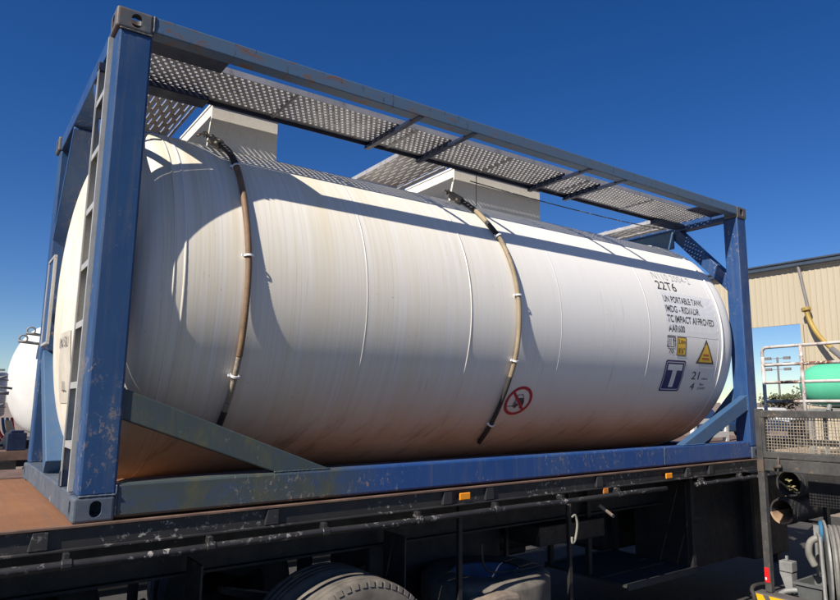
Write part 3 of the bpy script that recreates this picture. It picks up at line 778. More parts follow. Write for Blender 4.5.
hose([(2.66, 65, .05), (2.70, 60, .035), (2.735, 52, .026), (2.752, 42, .025), (2.795, 30, .025), (2.815, 15, .026), (2.820, 0, .028), (2.815, -15, .030), (2.803, -30, .028), (2.822, -45, .024), (2.853, -57, .022)],
     [(0.0, 0.22, 'rubber', .022), (0.22, 0.30, 'hose_tan', .021), (0.30, 0.37, 'rubber', .022), (0.37, 0.76, 'hose_tan', .020), (0.76, 1.0, 'rubber', .019)], (0.375, 0.55, 0.72, 0.90), 'tan hose with black sleeves hanging mid tank')
# thin cable slung under the walkway
pc = [Vector((2.9, .745, 2.445)), Vector((3.5, .75, 2.432)), Vector((4.2, .75, 2.425)), Vector((5.0, .75, 2.432)), Vector((5.62, .74, 2.452))]
obj('air_line', tube(B(), spline(pc, 8), 0.005, 6), 'black_ink', TC, smooth=True)

# ------------------------------------------------------------------ flatbed trailer
TR = empty('flatbed_trailer', (1.5, 1.19, GZ), 'black flatbed trailer with a rust red deck, carrying the blue framed tank', 'trailer')
DX0, DX1 = -5.2, 6.6
# deck as individual boards merged in one sheet mesh
dk = B(); y = -0.031
while y < 2.40:
    box(dk, (DX0, y, -0.016), (DX1, min(y+.196, 2.42), -0.002)); y += .199
obj('deck', dk, 'deck', TR, bevel=.004)
for y0, s in ((-0.060, 1), (2.45, -1)):
    rb = B()
    box(rb, (DX0, min(y0, y0+s*.005), -.100), (DX1, max(y0, y0+s*.005), -.092)) if 0 else None
    web = y0+s*.019
    pr_ = [(y0, .006), (y0+s*.028, .006), (y0+s*.028, -.006), (y0+s*.010, -.006), (y0+s*.055, -.012), (y0+s*.055, -.088), (y0-s*.004, -.088), (y0-s*.004, -.100), (y0+s*.063, -.100), (y0+s*.063, -.004), (y0+s*.0, -.004)]
    top = B(); box(top, (DX0, min(y0, y0+s*.028), -.006), (DX1, max(y0, y0+s*.028), .006)); obj('deck_edge', top, 'lip', TR, bevel=.002)
    box(rb, (DX0, min(web, web+s*.008), -.100), (DX1, max(web, web+s*.008), -.008))
    box(rb, (DX0, min(y0-s*.012, web), -.104), (DX1, max(y0-s*.012, web), -.094))
    obj('side_rail', rb, 'rail_black', TR, bevel=.002)
for x in (-4.2, -3.0, -1.6, -0.12, 0.94, 2.10, 2.45, 3.55, 4.71, 5.06, 6.1):
    pk = B(); prism(pk, [(x-.030, -.058, -.010), (x+.030, -.058, -.010), (x+.030, -.062, -.090), (x-.045, -.062, -.090)], (0, .040, 0)); obj('stake_pocket', pk, 'rail_black', TR, bevel=.003)
for xa, xb in ((-5.1, 4.30), (4.72, 6.55)):
    for yy in (-.115, 2.505):
        pts = [(xa+(xb-xa)*k/24, yy, -.151+.003*math.sin(k*1.7)) for k in range(25)]
        rr = obj('rope_rail', tube(B(), pts, .0185, 12), 'rail_black', TR, smooth=True)
        x = xa+.12
        while x < xb:
            hb = B(); s = 1 if yy < 0 else -1; box(hb, (x-.012, min(yy, yy+s*.06), -.140), (x+.012, max(yy, yy+s*.06), -.104)); revolve(hb, [(-.022, .0205), (-.02, .024), (.02, .024), (.022, .0205)], (x, yy, -.150), (1, 0, 0), (0, 0, 1), 10)
            obj('rail_bracket', hb, 'rail_black', rr, bevel=.003); x += .62
for (x, z, mt) in ((2.225, -.048, 'amber'), (3.60, -.120, 'amber_dull'), (4.41, -.060, 'amber')):
    bm = box(B(), (x-.044 if mt == 'amber' else x-.030, -.074, z-.024), (x+.044 if mt == 'amber' else x+.030, -.062, z+.022)); obj('marker_light', bm, mt, TR, bevel=.006)
# chassis
for y0 in (.62, 1.68):
    cb = B(); box(cb, (DX0, y0, -.13), (DX1, y0+.11, -.118)); box(cb, (DX0, y0+.05, -.43), (DX1, y0+.062, -.13)); box(cb, (DX0, y0, -.445), (DX1, y0+.11, -.43)); obj('chassis_beam', cb, 'black_steel', TR)
x = DX0+.2
while x < DX1:
    cb = B(); box(cb, (x, -.004, -.112), (x+.006, 2.39, -.048)); box(cb, (x+.006, -.004, -.112), (x+.05, 2.39, -.106)); obj('crossmember', cb, 'black_steel', TR); x += .48
# wheels
def tyre_mesh(c, r, w, yface, s=1, tread=True):
    """axis along y; outer face at yface, s=+1 means the tyre extends to +y"""
    prof = [(0, .27), (.006, .30), (-.004, .36), (-.006, .42), (.004, .462), (.018, .486), (.03, .497), (.05, .5), (.066, .5), (.069, .489), (.075, .489), (.078, .5), (.116, .5), (.119, .489), (.127, .489), (.130, .5), (w-.09, .5), (w-.087, .489), (w-.080, .489), (w-.077, .5), (w-.05, .5), (w-.03, .497), (w-.018, .486), (w-.004, .462), (w+.006, .42), (w+.004, .36), (w-.006, .30), (w, .27)]
    k_ = r/.5
    bm = B(); revolve(bm, [(s*a, rr*k_) for a, rr in prof], (c[0], yface, c[1]), (0, 1, 0), (0, 0, 1), 96)
    return bm
def treads(c, r, w, yface, n=72):
    bm = B()
    for k in range(n):
        a = 2*math.pi*k/n
        for (u0, u1, sh) in ((.014, .060, 0), (.072, .125, .5), (.137, .19, 0), (.202, .256, .5)):
            if u1 > w: continue
            am = a+sh*2*math.pi/n; h = 2*math.pi/n*.40
            q = []
            for rr in (r-.004, r+.009):
                for aa in (am-h, am+h):
                    for uu in (u0, u1): q.append(Vector((c[0]+rr*math.sin(aa), yface+uu, c[1]+rr*math.cos(aa))))
            v_ = [bm.verts.new(p) for p in q]
            for f in ((0, 1, 3, 2), (4, 6, 7, 5), (0, 4, 5, 1), (2, 3, 7, 6), (0, 2, 6, 4), (1, 5, 7, 3)): bm.faces.new([v_[i] for i in f])
    return bm
def shoulder(c, r, yface, n=60):
    bm = B()
    for k in range(n):
        a = 2*math.pi*k/n; h = 2*math.pi/n*.30; q = []
        for rr, yy in ((r-.036, yface+.006), (r-.008, yface+.020)):
            for aa in (a-h, a+h):
                for d in (-.008, .006): q.append(Vector((c[0]+rr*math.sin(aa), yy+d, c[1]+rr*math.cos(aa))))
        v_ = [bm.verts.new(p) for p in q]
        for f in ((0, 1, 3, 2), (4, 6, 7, 5), (0, 4, 5, 1), (2, 3, 7, 6), (0, 2, 6, 4), (1, 5, 7, 3)): bm.faces.new([v_[i] for i in f])
    return bm
def rim_mesh(c, yface, s=1, r=.27):
    bm = B(); revolve(bm, [(0.0, r+.008), (-.008*s, r+.012), (.004*s, r-.008), (.06*s, r-.03), (.085*s, r-.06), (.09*s, .14), (.04*s, .12), (.0, .11), (-.02*s, .09), (-.03*s, .0)], (c[0], yface, c[1]), (0, 1, 0), (0, 0, 1), 48)
    for k in range(10):
        a = 2*math.pi*k/10; revolve(bm, [(.09*s, .016), (.055*s, .016), (.05*s, .0)], (c[0]+.17*math.cos(a), yface, c[1]+.17*math.sin(a)), (0, 1, 0), (0, 0, 1), 6)
    return bm
WX = 1.44
for wx in (WX, 0.02, -1.30):
    for side in (0, 1):
        y0 = -.175 if side == 0 else 2.555; s = 1 if side == 0 else -1
        root = obj('wheel', revolve(B(), [(0, .06), (s*.60, .06)], (wx, y0+s*.02, -.93), (0, 1, 0), (0, 0, 1), 16), 'black_steel', TR)
        for j in (0, 1):
            ty = y0+s*j*.33
            obj('tyre', tyre_mesh((wx, -.93), .498, .27, ty, s), 'tyre', root, smooth=True)
            if side == 0 and j == 0: obj('shoulder_lugs', shoulder((wx, -.93), .500, ty), 'tyre', root)
        obj('rim', rim_mesh((wx, -.93), y0+s*.03, s), 'rim_rust', root, smooth=True)
for wx in (WX, .02, -1.30):
    obj('axle', tube(B(), [(wx, .1, -.93), (wx, 2.28, -.93)], .06, 14), 'black_steel', TR, smooth=True)
    for y0 in (.70, 1.74): obj('spring', prism(B(), [(wx-.5, y0, -.60), (wx, y0, -.78), (wx+.5, y0, -.60), (wx+.5, y0, -.57), (wx, y0, -.70), (wx-.5, y0, -.57)], (0, .08, 0)), 'black_steel', TR)
def guard(wx, y0, y1, r, a0, a1, mat, lab=None):
    return obj('mudguard', revolve(B(), [(0, r), (y1-y0, r), (y1-y0, r+.012), (0, r+.012), (0, r)], (wx, y0, -.93), (0, 1, 0), (0, 0, 1), 26, a0, a1), mat, TR, smooth=False, label=lab)
# dusty lump of a mudguard end ahead of the wheel
mg = B(); prism(mg, [(2.24, -.05, -.90), (2.27, -.05, -.775), (2.42, -.05, -.735), (2.60, -.05, -.718), (2.72, -.05, -.732), (2.765, -.05, -.80), (2.78, -.05, -.92)], (0, .16, 0))
obj('mudguard', mg, 'mud', TR, bevel=.03, label='dusty tan plastic mudguard catching the sun below the deck')
# spare wheel lying flat in its carrier
sp = B(); prof_s = [(0, .27), (.006, .30), (-.006, .40), (.004, .462), (.03, .497), (.05, .5), (.22, .5), (.24, .497), (.266, .462), (.276, .40), (.264, .30), (.27, .27)]
revolve(sp, [(a, b_*.98) for a, b_ in prof_s], (2.86, .50, -.96), (0, 0, 1), (1, 0, 0), 64)
spr = obj('spare_wheel', sp, 'tyre', TR, smooth=True, label='spare wheel with a blue grey rim lying flat under the chassis')
rm = B(); revolve(rm, [(.25, .275), (.262, .265), (.24, .24), (.16, .215), (.13, .15), (.15, .08), (.15, 0)], (2.86, .50, -.96), (0, 0, 1), (1, 0, 0), 48); obj('rim', rm, 'rim_blue', spr, smooth=True)
for cy in (.10, .84):
    cr = B(); box(cr, (2.30, cy, -.985), (3.42, cy+.06, -.965)); box(cr, (2.32, cy+.02, -.966), (2.35, cy+.05, -.12)); box(cr, (3.38, cy+.02, -.966), (3.41, cy+.05, -.12)); obj('spare_carrier', cr, 'black_steel', TR)
for fx in (.70, 2.03):
    for fy in (.34, 1.78): obj('shade_flap', box(B(), (fx, fy, -1.22), (fx+.012, fy+.28, -.34)), 'rubber', TR)  # flaps added to close off sunlit ground around the wheels
obj('shade_block_mid', box(B(), (2.12, .98, -1.12), (3.42, 1.62, -.46)), 'black_steel', TR, bevel=.015)  # box added to darken the gap behind the spare wheel
obj('shade_block_rear', box(B(), (-4.9, .25, -1.05), (-2.3, .95, -.46)), 'black_steel', TR, bevel=.015)  # added block against sun leaking under the trailer from the left
obj('shade_block_front', box(B(), (6.255, .25, -1.05), (6.95, 1.30, -.18)), 'black_steel', TR, bevel=.015)  # added dark mass that covers bright ground past the right end
ch = [Vector((2.62, .25, -.44)), Vector((2.68, .30, -.60)), Vector((2.80, .34, -.68)), Vector((3.05, .30, -.69)), Vector((3.2, .22, -.66))]
obj('securing_chain', tube(B(), spline(ch, 6), .007, 6), 'rim_rust', TR, smooth=True)
# tool box, air tanks, tray, legs
obj('tool_box', box(B(), (3.45, .52, -.62), (4.25, 1.0, -.46)), 'black_steel', TR, bevel=.012)
obj('tool_box', box(B(), (5.25, .35, -1.02), (6.25, 1.00, -.20)), 'black_steel', TR, bevel=.015)
obj('fuel_tank', box(B(), (5.25, 1.42, -1.05), (6.5, 2.2, -.25)), 'black_steel', TR, bevel=.06)
obj('battery_box', box(B(), (3.2, 1.5, -.92), (4.2, 2.15, -.46)), 'black_steel', TR, bevel=.02)
obj('air_tank', revolve(B(), [(0, 0), (.02, .08), (.06, .13), (.10, .145), (.62, .145), (.66, .13), (.70, .08), (.72, 0)], (3.4, 1.18, -.62), (1, 0, 0), (0, 0, 1), 24), 'black_steel', TR, smooth=True)
ty = B(); box(ty, (4.10, .17, -.965), (5.10, 1.13, -.945)); box(ty, (4.10, .155, -.985), (5.10, .17, -.93)); box(ty, (4.10, 1.13, -.985), (5.10, 1.145, -.93))
tray = obj('hanging_tray', ty, 'grey_plate', TR)
for hx, hy in ((4.14, 1.10), (5.07, .19), (5.07, 1.10), (4.14, .62)):
    obj('tray_hanger', box(B(), (hx-.022, hy-.022, -.945), (hx+.022, hy+.022, -.112)), 'black_steel', tray)
stp = [Vector((3.20, -.085, -.13)), Vector((3.20, -.09, -.20)), Vector((3.205, -.092, -.275))]
bmx = B(); box(bmx, (3.185, -.075, -.275), (3.205, -.055, -.17)); hk = obj('strap_hook', bmx, 'rim_rust', TR)
sw = B()
pp = spline([Vector((3.182, -.10, -.272)), Vector((3.215, -.105, -.262)), Vector((3.235, -.105, -.33)), Vector((3.215, -.10, -.43)), Vector((3.185, -.10, -.452)), Vector((3.182, -.10, -.41))], 8)
tube(sw, pp, .0095, 6); obj('strap_webbing', sw, 'strap', TR, smooth=True)
obj('tie_handle', tube(B(), [(3.62, .02, -.24), (3.72, -.04, -.33)], .013, 8), 'timber', TR)
# ------------------------------------------------------------------ service truck tail on the right
ST = empty('service_truck', (5.9, -1.3, GZ), 'tail of a charcoal framed service truck with mesh tailgate, hose reel and yellow chevron bumper', 'truck')
X = 5.25
up_ = B(); prism(up_, [(X-.035, -.455, .50), (X+.035, -.455, .50), (X+.035, -.385, .50), (X-.035, -.385, .50)], (0.0, 0.0, -1.55)); 
obj('upright', box(B(), (X-.030, -.470, -1.05), (X+.030, -.412, .50)), 'frame_dark', ST, bevel=.006)
obj('upright', box(B(), (X-.030, -2.07, -1.05), (X+.030, -2.01, .50)), 'frame_dark', ST, bevel=.006)
tb = obj('tailgate', box(B(), (X-.030, -2.009, .425), (X+.030, -.471, .485)), 'frame_dark', ST, bevel=.006)
obj('frame_bar', box(B(), (X-.030, -2.009, .075), (X+.030, -.471, .130)), 'frame_dark', tb, bevel=.006)
obj('frame_bar', box(B(), (X-.020, -2.009, -.035), (X+.030, -.471, .070)), 'frame_dark', tb, bevel=.006)
obj('frame_bar', box(B(), (X-.025, -.500, .131), (X+.025, -.472, .424)), 'frame_dark', tb)
obj('rust_patch', box(B(), (X-.034, -.474, -.045), (X-.0305, -.415, .060)), 'rim_rust', ST)
ms = B(); rr = random.Random(3)
yy = -.515
while yy > -2.0:
    x_ = X+rr.uniform(-.004, .004); tube(ms, [(x_, yy, .131), (x_+rr.uniform(-.004, .004), yy+rr.uniform(-.004, .004), .28), (x_, yy, .424)], .0038, 4); yy -= .026
zz_ = .145
while zz_ < .42:
    tube(ms, [(X, -.50, zz_), (X+rr.uniform(-.004, .004), -1.2, zz_+rr.uniform(-.003, .003)), (X, -2.009, zz_)], .0038, 4); zz_ += .026
obj('wire_mesh', ms, 'mesh_wire', tb)
hk_ = B(); tube(hk_, [(X-.04, -.615, .09), (X-.045, -.615, .02), (X-.045, -.60, -.07)], .010, 8); tube(hk_, [(X-.045, -.575, .00), (X-.05, -.64, .015)], .016, 8); obj('latch', hk_, 'rim_rust', tb, smooth=True)
obj('reflector', box(B(), (X-.036, -.462, -.97), (X-.0305, -.420, -.85)), 'red', ST); obj('reflector_strip', box(B(), (X-.039, -.438, -.95), (X-.0365, -.424, -.93)), 'white', ST)
bp = B(); box(bp, (X-.09, -2.2, -1.16), (X+.05, -.335, -1.055)); bumper = obj('bumper', bp, 'stripe_dark', ST, bevel=.012)
for y0, w in ((-.345, .075), (-.475, .34), (-.93, .34), (-1.4, .34)):
    y0_ = y0
    prism_b = B(); prism(prism_b, [(X-.0935, y0_, -1.066), (X-.0935, y0_-w, -1.066), (X-.0935, y0_-w-.05, -1.15), (X-.0935, y0_-.05, -1.15)], (.003, 0, 0)); obj('chevron', prism_b, 'yellow', bumper)
obj('bumper_end', tube(B(), spline([Vector((X+.25, -.34, -1.04)), Vector((X, -.32, -1.02)), Vector((X-.1, -.33, -1.04)), Vector((X-.12, -.36, -1.10)), Vector((X-.1, -.36, -1.36))], 6), .018, 8), 'rubber', ST, smooth=True)
obj('tray_floor', box(B(), (X+.06, -2.2, -1.16), (8.0, -.44, -1.12)), 'black_steel', ST)
obj('chassis', box(B(), (X+.1, -1.7, -1.25), (8.0, -.9, -1.161)), 'black_steel', ST)
for ya in (-.80, -2.05): obj('wheel', tyre_mesh((7.2, -.98+.0), .40, .25, ya-.12, 1), 'tyre', ST, smooth=True)
# socket block
sb_ = B(); box(sb_, (5.50, -.515, -.925), (5.60, -.395, -.835)); obj('valve_block', sb_, 'grey_metal', ST, bevel=.008)
sb_ = B(); prism(sb_, [(5.50, -.40, -.93), (5.50, -.51, -.93), (5.50, -.51, -1.10), (5.50, -.46, -1.10)], (.09, 0, 0)); obj('valve_stud', box(B(), (5.54, -.46, -.834), (5.56, -.44, -.795)), 'grey_metal', ST); obj('valve_bracket', sb_, 'grey_metal', ST)
obj('drain_pipe', tube(B(), spline([Vector((5.40, -.44, -1.10)), Vector((5.42, -.50, -1.06)), Vector((5.46, -.60, -1.04)), Vector((5.55, -.72, -1.02))], 6), .022, 10), 'grey_metal', ST, smooth=True)
# grey open tub
tu = B(); 
def tubv(z, g_): return [(5.42-g_, -.58+g_, z-.03), (5.42-g_, -.80-g_, z-.03), (5.74+g_, -.80-g_, z-.03), (5.74+g_, -.58+g_, z-.03)]
lo = [tu.verts.new(p) for p in tubv(-1.115, -.02)]; hi = [tu.verts.new(p) for p in tubv(-.955, .0)]; hi2 = [tu.verts.new(p) for p in tubv(-.955, .016)]; hi3 = [tu.verts.new(p) for p in tubv(-.935, .014)]; hi4 = [tu.verts.new(p) for p in tubv(-.935, -.012)]; lo2 = [tu.verts.new(p) for p in tubv(-1.10, -.034)]
for a, b_ in ((lo, hi), (hi, hi2), (hi2, hi3), (hi3, hi4), (hi4, lo2)):
    for i in range(4): j = (i+1) % 4; tu.faces.new((a[i], a[j], b_[j], b_[i]))
tu.faces.new(lo[::-1]); tu.faces.new(lo2)
single('plastic_tub', tu, 'box_grey', (5.6, -.66, -1.115), 'small grey open plastic tub on the truck tray, left of the hose reel', 'tub')
# hose reel
RC = Vector((5.68, -.91, -.84))
reel_ax = Vector((.5, -.87, 0)).normalized(); uu = Vector((0, 0, 1))
reel = obj('hose_reel', revolve(B(), [(-.17, .04), (-.17, .37), (-.165, .385), (-.15, .385), (-.145, .37), (-.14, .10), (.14, .10), (.145, .37), (.15, .385), (.165, .385), (.17, .37), (.17, .04)], RC, reel_ax, uu, 56), 'grey_metal', ST, smooth=False)
hb = B()
for layer, r_ in enumerate((.19, .22, .25, .28, .31, .335)):
    for k in range(8):
        off = -.118+k*.0335+(layer % 2)*.008
        c = RC+reel_ax*off; side = reel_ax.cross(uu)
        pts = [c+(uu*math.cos(a)+side*math.sin(a))*r_ for a in [2*math.pi*i/40 for i in range(41)]]
        tube(hb, pts, .0165, 7, False)
obj('hose', hb, 'hose_grey', reel, smooth=True)
fr = B(); 
side = reel_ax.cross(uu)
for o_ in (-.21, .21):
    c = RC+reel_ax*o_
    tube(fr, [c+Vector((0, 0, .27))-side*.20, c+Vector((0, 0, .27))+side*.20], .015, 6); tube(fr, [c+Vector((0, 0, .27))-side*.20, c-side*.30+Vector((0, 0, -.31))], .015, 6); tube(fr, [c+Vector((0, 0, .27))+side*.20, c+side*.30+Vector((0, 0, -.31))], .015, 6)
tube(fr, [RC-reel_ax*.21+Vector((0, 0, .27))-side*.20, RC+reel_ax*.21+Vector((0, 0, .27))-side*.20], .015, 6)
obj('reel_frame', fr, 'grey_metal', reel)
obj('hub_disc', revolve(B(), [(-.20, 0), (-.20, .085), (-.175, .10), (-.172, .0)], RC+Vector((0, 0, .285)), reel_ax, uu, 28), 'disc_blue', reel, smooth=False)
obj('swivel', tube(B(), spline([RC-reel_ax*.20+Vector((0, 0, .24)), RC-reel_ax*.27+Vector((0, 0, .20)), RC-reel_ax*.29+Vector((0, 0, .10)), RC-reel_ax*.25+Vector((0, 0, .0))], 6), .030, 12), 'hose_grey', reel, smooth=True)
obj('reel_bracket', box(B(), (5.58, -.75, -.60), (5.595, -.69, -.50)), 'grey_metal', reel)
# two big pipes lying behind the tailgate
def big_pipe(c, r, ln, mat, lab, inner=None):
    base = empty('pipe', (c[0], c[1], c[2]-r), lab, 'pipe', 'black pipes stacked behind the mesh tailgate')
    t = r*.86
    obj('pipe_wall', revolve(B(), [(0, t), (0, r), (.05, r), (.051, r*1.06), (.14, r*1.06), (.141, r), (ln, r), (ln, t), (0, t)], c, (1, 0, 0), (0, 0, 1), 40), mat, base, smooth=False)
    if inner == 'debris':
        db = B(); rr2 = random.Random(5)
        for k in range(14):
            p = Vector((c[0]+.05+rr2.random()*.1, c[1]+rr2.uniform(.0, .8)*t*.8, c[2]+rr2.uniform(-.7, .2)*t)); q_ = [p+Vector([rr2.uniform(-.03, .03) for _ in range(3)]) for _ in range(4)]
            v_ = [db.verts.new(x_) for x_ in q_]
            for f in ((0, 1, 2), (0, 2, 3), (0, 3, 1), (1, 3, 2)): db.faces.new([v_[i] for i in f])
        obj('packing_debris', db, 'debris', base)
    return base
big_pipe((6.0, -.285, -.215), .128, 1.8, 'rubber', 'upper black pipe with yellow scraps in its open end, behind the mesh tailgate', 'debris')
lp = big_pipe((5.95, -.225, -.480), .122, 1.8, 'rubber', 'lower black pipe with a sunlit crescent painted tan inside its lip, under the upper pipe')
obj('painted_sun_crescent', revolve(B(), [(-.003, .100), (-.003, .120), (.0, .1045), (1.2, .1045), (1.2, .100), (-.003, .100)], (5.95, -.225, -.480), (1, 0, 0), (0, 0, 1), 30, 120, 262), 'pipe_sunlit', lp)  # bottom arc only: sunlit crescent painted inside the black pipe
obj('pipe_cradle', box(B(), (6.35, -.42, -.62), (6.42, -.08, -.604)), 'black_steel', ST); obj('pipe_cradle', box(B(), (6.35, -.46, -1.12), (6.42, -.421, -.05)), 'black_steel', ST); obj('body_panel', box(B(), (6.0, -1.9, -.40), (6.03, -.47, -.06)), 'black_steel', ST)

# ------------------------------------------------------------------ rusty white cage beyond
CG = empty('stock_cage', (8.0, 0.0, GZ), 'rusty flaking white pipe railing standing above the mesh tailgate, before the cream shed', 'railing')
for i, z in enumerate((1.270, 1.035, .808, .562)):
    if i == 0: pts = [Vector((8, .985, 1.15)), Vector((8, .982, 1.225)), Vector((8, .955, 1.258)), Vector((8, .90, 1.268)), Vector((8, .4, 1.272)), Vector((8, -.3, 1.277)), Vector((8, -1.6, 1.28))]
    else: pts = [Vector((8, .982, z)), Vector((8, .4, z+.004)), Vector((8, -1.6, z+.012))]
    obj('rail', tube(B(), spline(pts, 4), .021, 10), 'cage', CG, smooth=True)
for y0 in (.984, .470, -.045, -.56, -1.075, -1.59):
    obj('stanchion', tube(B(), [(8, y0, GZ+.05 if y0 in (.984, -1.59) else .1), (8, y0, 1.15 if y0 == .984 else 1.262)], .023, 10), 'cage', CG, smooth=True)
    obj('base_plate', box(B(), (7.93, y0-.07, .085), (8.07, y0+.07, .10)), 'cage', CG) if 0 else None
obj('base_rail', box(B(), (7.97, -1.62, .02), (8.03, 1.01, .095)), 'black_steel', CG)
obj('corner_leg', box(B(), (7.96, -1.63, GZ), (8.04, -1.55, .019)), 'black_steel', CG); obj('corner_leg', box(B(), (7.96, .94, GZ), (8.04, 1.02, .019)), 'black_steel', CG)

# ------------------------------------------------------------------ shed
SH = empty('industrial_shed', (21.0, 2.0, GZ), 'cream corrugated industrial shed with dark gutter and an open bay on the right', 'shed')
def corrugated(y0, y1, z0, z1, x, pitch=.19, dep=.014):
    bm = B(); prev = None; y = y0
    pat = [(0, 0), (.55, 0), (.66, 1), (.89, 1), (1, 0)]
    pts = []
    while y < y1:
        for a, d in pat[:-1]:
            yy_ = y+a*pitch
            if yy_ <= y1: pts.append((yy_, x-d*dep))
        y += pitch
    pts.append((y1, x))
    for yy_, xx in pts:
        c = [bm.verts.new((xx, yy_, z0)), bm.verts.new((xx, yy_, z1))]
        if prev: bm.faces.new((prev[0], prev[1], c[1], c[0]))
        prev = c
    # back face thickness
    box(bm, (x+.02, y0, z0), (x+.06, y1, z1))
    return bm
obj('wall', corrugated(6.64, 16.0, 3.04, 4.86, 21.0), 'clad', SH)
obj('wall', corrugated(-14.0, 6.64, GZ, 4.86, 21.0), 'clad', SH)
obj('wall', corrugated(15.2, 16.0, GZ, 3.03, 21.0), 'clad', SH)
obj('trim', box(B(), (20.93, 6.60, GZ), (20.965, 6.68, 3.03)), 'clad', SH)
gt = B(); box(gt, (20.80, -14.2, 4.885), (20.955, 16.2, 5.03)); obj('gutter', gt, 'gutter', SH, bevel=.02)
rf = B(); prism(rf, [(20.75, -14.2, 5.035), (28, -14.2, 6.1), (28, -14.2, 6.16), (20.75, -14.2, 5.075)], (0, 30.4, 0)); obj('roof', rf, 'gutter', SH)
dpp = obj('downpipe', tube(B(), [(20.88, 6.58, 4.88), (20.88, 6.35, 3.4)], .055, 8), 'downpipe', SH)
for y0 in (10.9, 15.6): obj('column', box(B(), (21.10, y0-.1, GZ), (21.3, y0+.1, 4.85)), 'gutter', SH)
obj('column', box(B(), (27.6, 6.7, GZ), (27.8, 6.9, 5.9)), 'gutter', SH)
for y0 in (-3., 3.): 
    obj('side_wall', box(B(), (21.061, -14.0, GZ), (28.0, -13.94, 5.0)), 'clad', SH) if y0 < 0 else None
ar = empty('loading_chute', (19.8, 4.6, GZ), 'curved yellow pipe running down into a grey twin tube chute, against the cream shed', 'chute')
obj('curved_pipe', tube(B(), spline([Vector((20.72, 6.36, 3.44)), Vector((20.70, 6.25, 3.05)), Vector((20.6, 6.02, 2.65)), Vector((20.5, 5.72, 2.30)), Vector((20.4, 5.40, 2.03))], 8), .075, 10), 'yellow_pipe', ar, smooth=True)
obj('collar', tube(B(), [(20.72, 6.37, 3.50), (20.72, 6.35, 3.40)], .14, 12), 'yellow_pipe', ar)
obj('twin_tube', tube(B(), [(20.4, 5.55, 2.14), (20.2, 4.4, 1.10), (20.0, 3.2, .25)], .09, 10), 'downpipe', ar, smooth=True)
obj('twin_tube', tube(B(), [(20.4, 5.20, 2.12), (20.2, 4.1, 1.25), (20.0, 2.9, .45)], .07, 10), 'grey_metal', ar, smooth=True)
obj('support_leg', box(B(), (20.0, 3.3, GZ), (20.1, 3.4, .3)), 'downpipe', ar)
# green poly tank
GT = empty('poly_tank', (12.1, 1.4, GZ), 'mint green plastic tank with rounded shoulders and a dark strap, behind the rusty railing', 'tank')
gb = B(); N1 = 24
def gprof(): 
    out = []
    for k in range(N1+1):
        t = k/N1; s = -1.0+2.0*t; out.append((s*1.2, .405*(1-abs(s)**6)**(1/2.2)))
    return out
revolve(gb, gprof(), (12.0, 1.25, .85), (0, 1, 0), (0, 0, 1), 40)
go = obj('tank_body', gb, 'green_tank', GT, smooth=True)
for v in go.data.vertices: v.co.x *= 1.0
obj('strap', tube(B(), spline([Vector((11.63, 2.34, .64)), Vector((11.66, 2.2, .53)), Vector((11.68, 1.9, .485)), Vector((11.68, 1.6, .50)), Vector((11.66, 1.4, .56)), Vector((11.63, 1.3, .64))], 6), .018, 6), 'black_ink', GT)
obj('outlet_valve', tube(B(), [(11.64, 1.8, .50), (11.56, 1.8, .40)], .04, 8), 'grey_metal', GT)
cra = B(); box(cra, (11.7, .2, .36), (12.3, 2.30, .44)); 
for a_ in (11.72, 12.22):
    for b2 in (.25, 2.15): box(cra, (a_, b2, GZ), (a_+.06, b2+.06, .36))
obj('stand', cra, 'grey_metal', GT)

# ------------------------------------------------------------------ flood light mast
FM = empty('floodlight_mast', (107, 52.3, GZ), 'thin distant floodlight mast with six lamp heads on the skyline, seen through the railing', 'light mast')
obj('mast', tube(B(), [(107, 52.3, GZ), (107, 52.3, 7.8)], .17, 8), 'downpipe', FM)
for i, z in enumerate((7.6, 6.7, 5.8)):
    obj('crossarm', box(B(), (106.95, 50.9, z-.05), (107.05, 53.7, z+.05)), 'downpipe', FM)
    for y0 in (50.7, 53.9): obj('lamp_head', box(B(), (106.8, y0-.55, z-.2), (107.1, y0+.55, z+.25)), 'downpipe', FM)

# ------------------------------------------------------------------ trees
def tree(loc, h, w, seed, label, leaf=.35, n=900):
    rr = random.Random(seed); loc = Vector(loc)
    T = empty('gum_tree', loc, label, 'tree', 'low gum trees on the skyline')
    tp = [loc, loc+Vector((rr.uniform(-.3, .3), rr.uniform(-.3, .3), h*.3)), loc+Vector((rr.uniform(-.6, .6), rr.uniform(-.6, .6), h*.6))]
    tb_ = B(); P = spline(tp, 4); tube(tb_, P, .2, 8, True, [h*.028*(1-.6*i/len(P)) for i in range(len(P))])
    cl = []
    for k in range(9):
        a = rr.uniform(0, 6.28); e = loc+Vector((math.cos(a)*w*rr.uniform(.15, .45), math.sin(a)*w*rr.uniform(.15, .45), h*rr.uniform(.45, .9)))
        tube(tb_, [P[rr.randrange(len(P)//3, len(P))], (P[-1]+e)/2, e], .05, 5, True, [h*.012, h*.008, h*.004]); cl.append((e, w*rr.uniform(.14, .26)))
    obj('trunk', tb_, 'bark', T)
    lb_ = B()
    for k in range(n):
        c, r = rr.choice(cl); d = Vector([rr.gauss(0, 1) for _ in range(3)]).normalized()*r*rr.uniform(.4, 1.05); d.z *= .7
        p = c+d; a = Vector([rr.gauss(0, 1) for _ in range(3)]).normalized()*leaf; b_ = a.orthogonal().normalized()*leaf*.45
        lb_.faces.new([lb_.verts.new(p-a*.5), lb_.verts.new(p+b_), lb_.verts.new(p+a*.5), lb_.verts.new(p-b_)])
    obj('crown', lb_, 'leaf', T, keep=True)
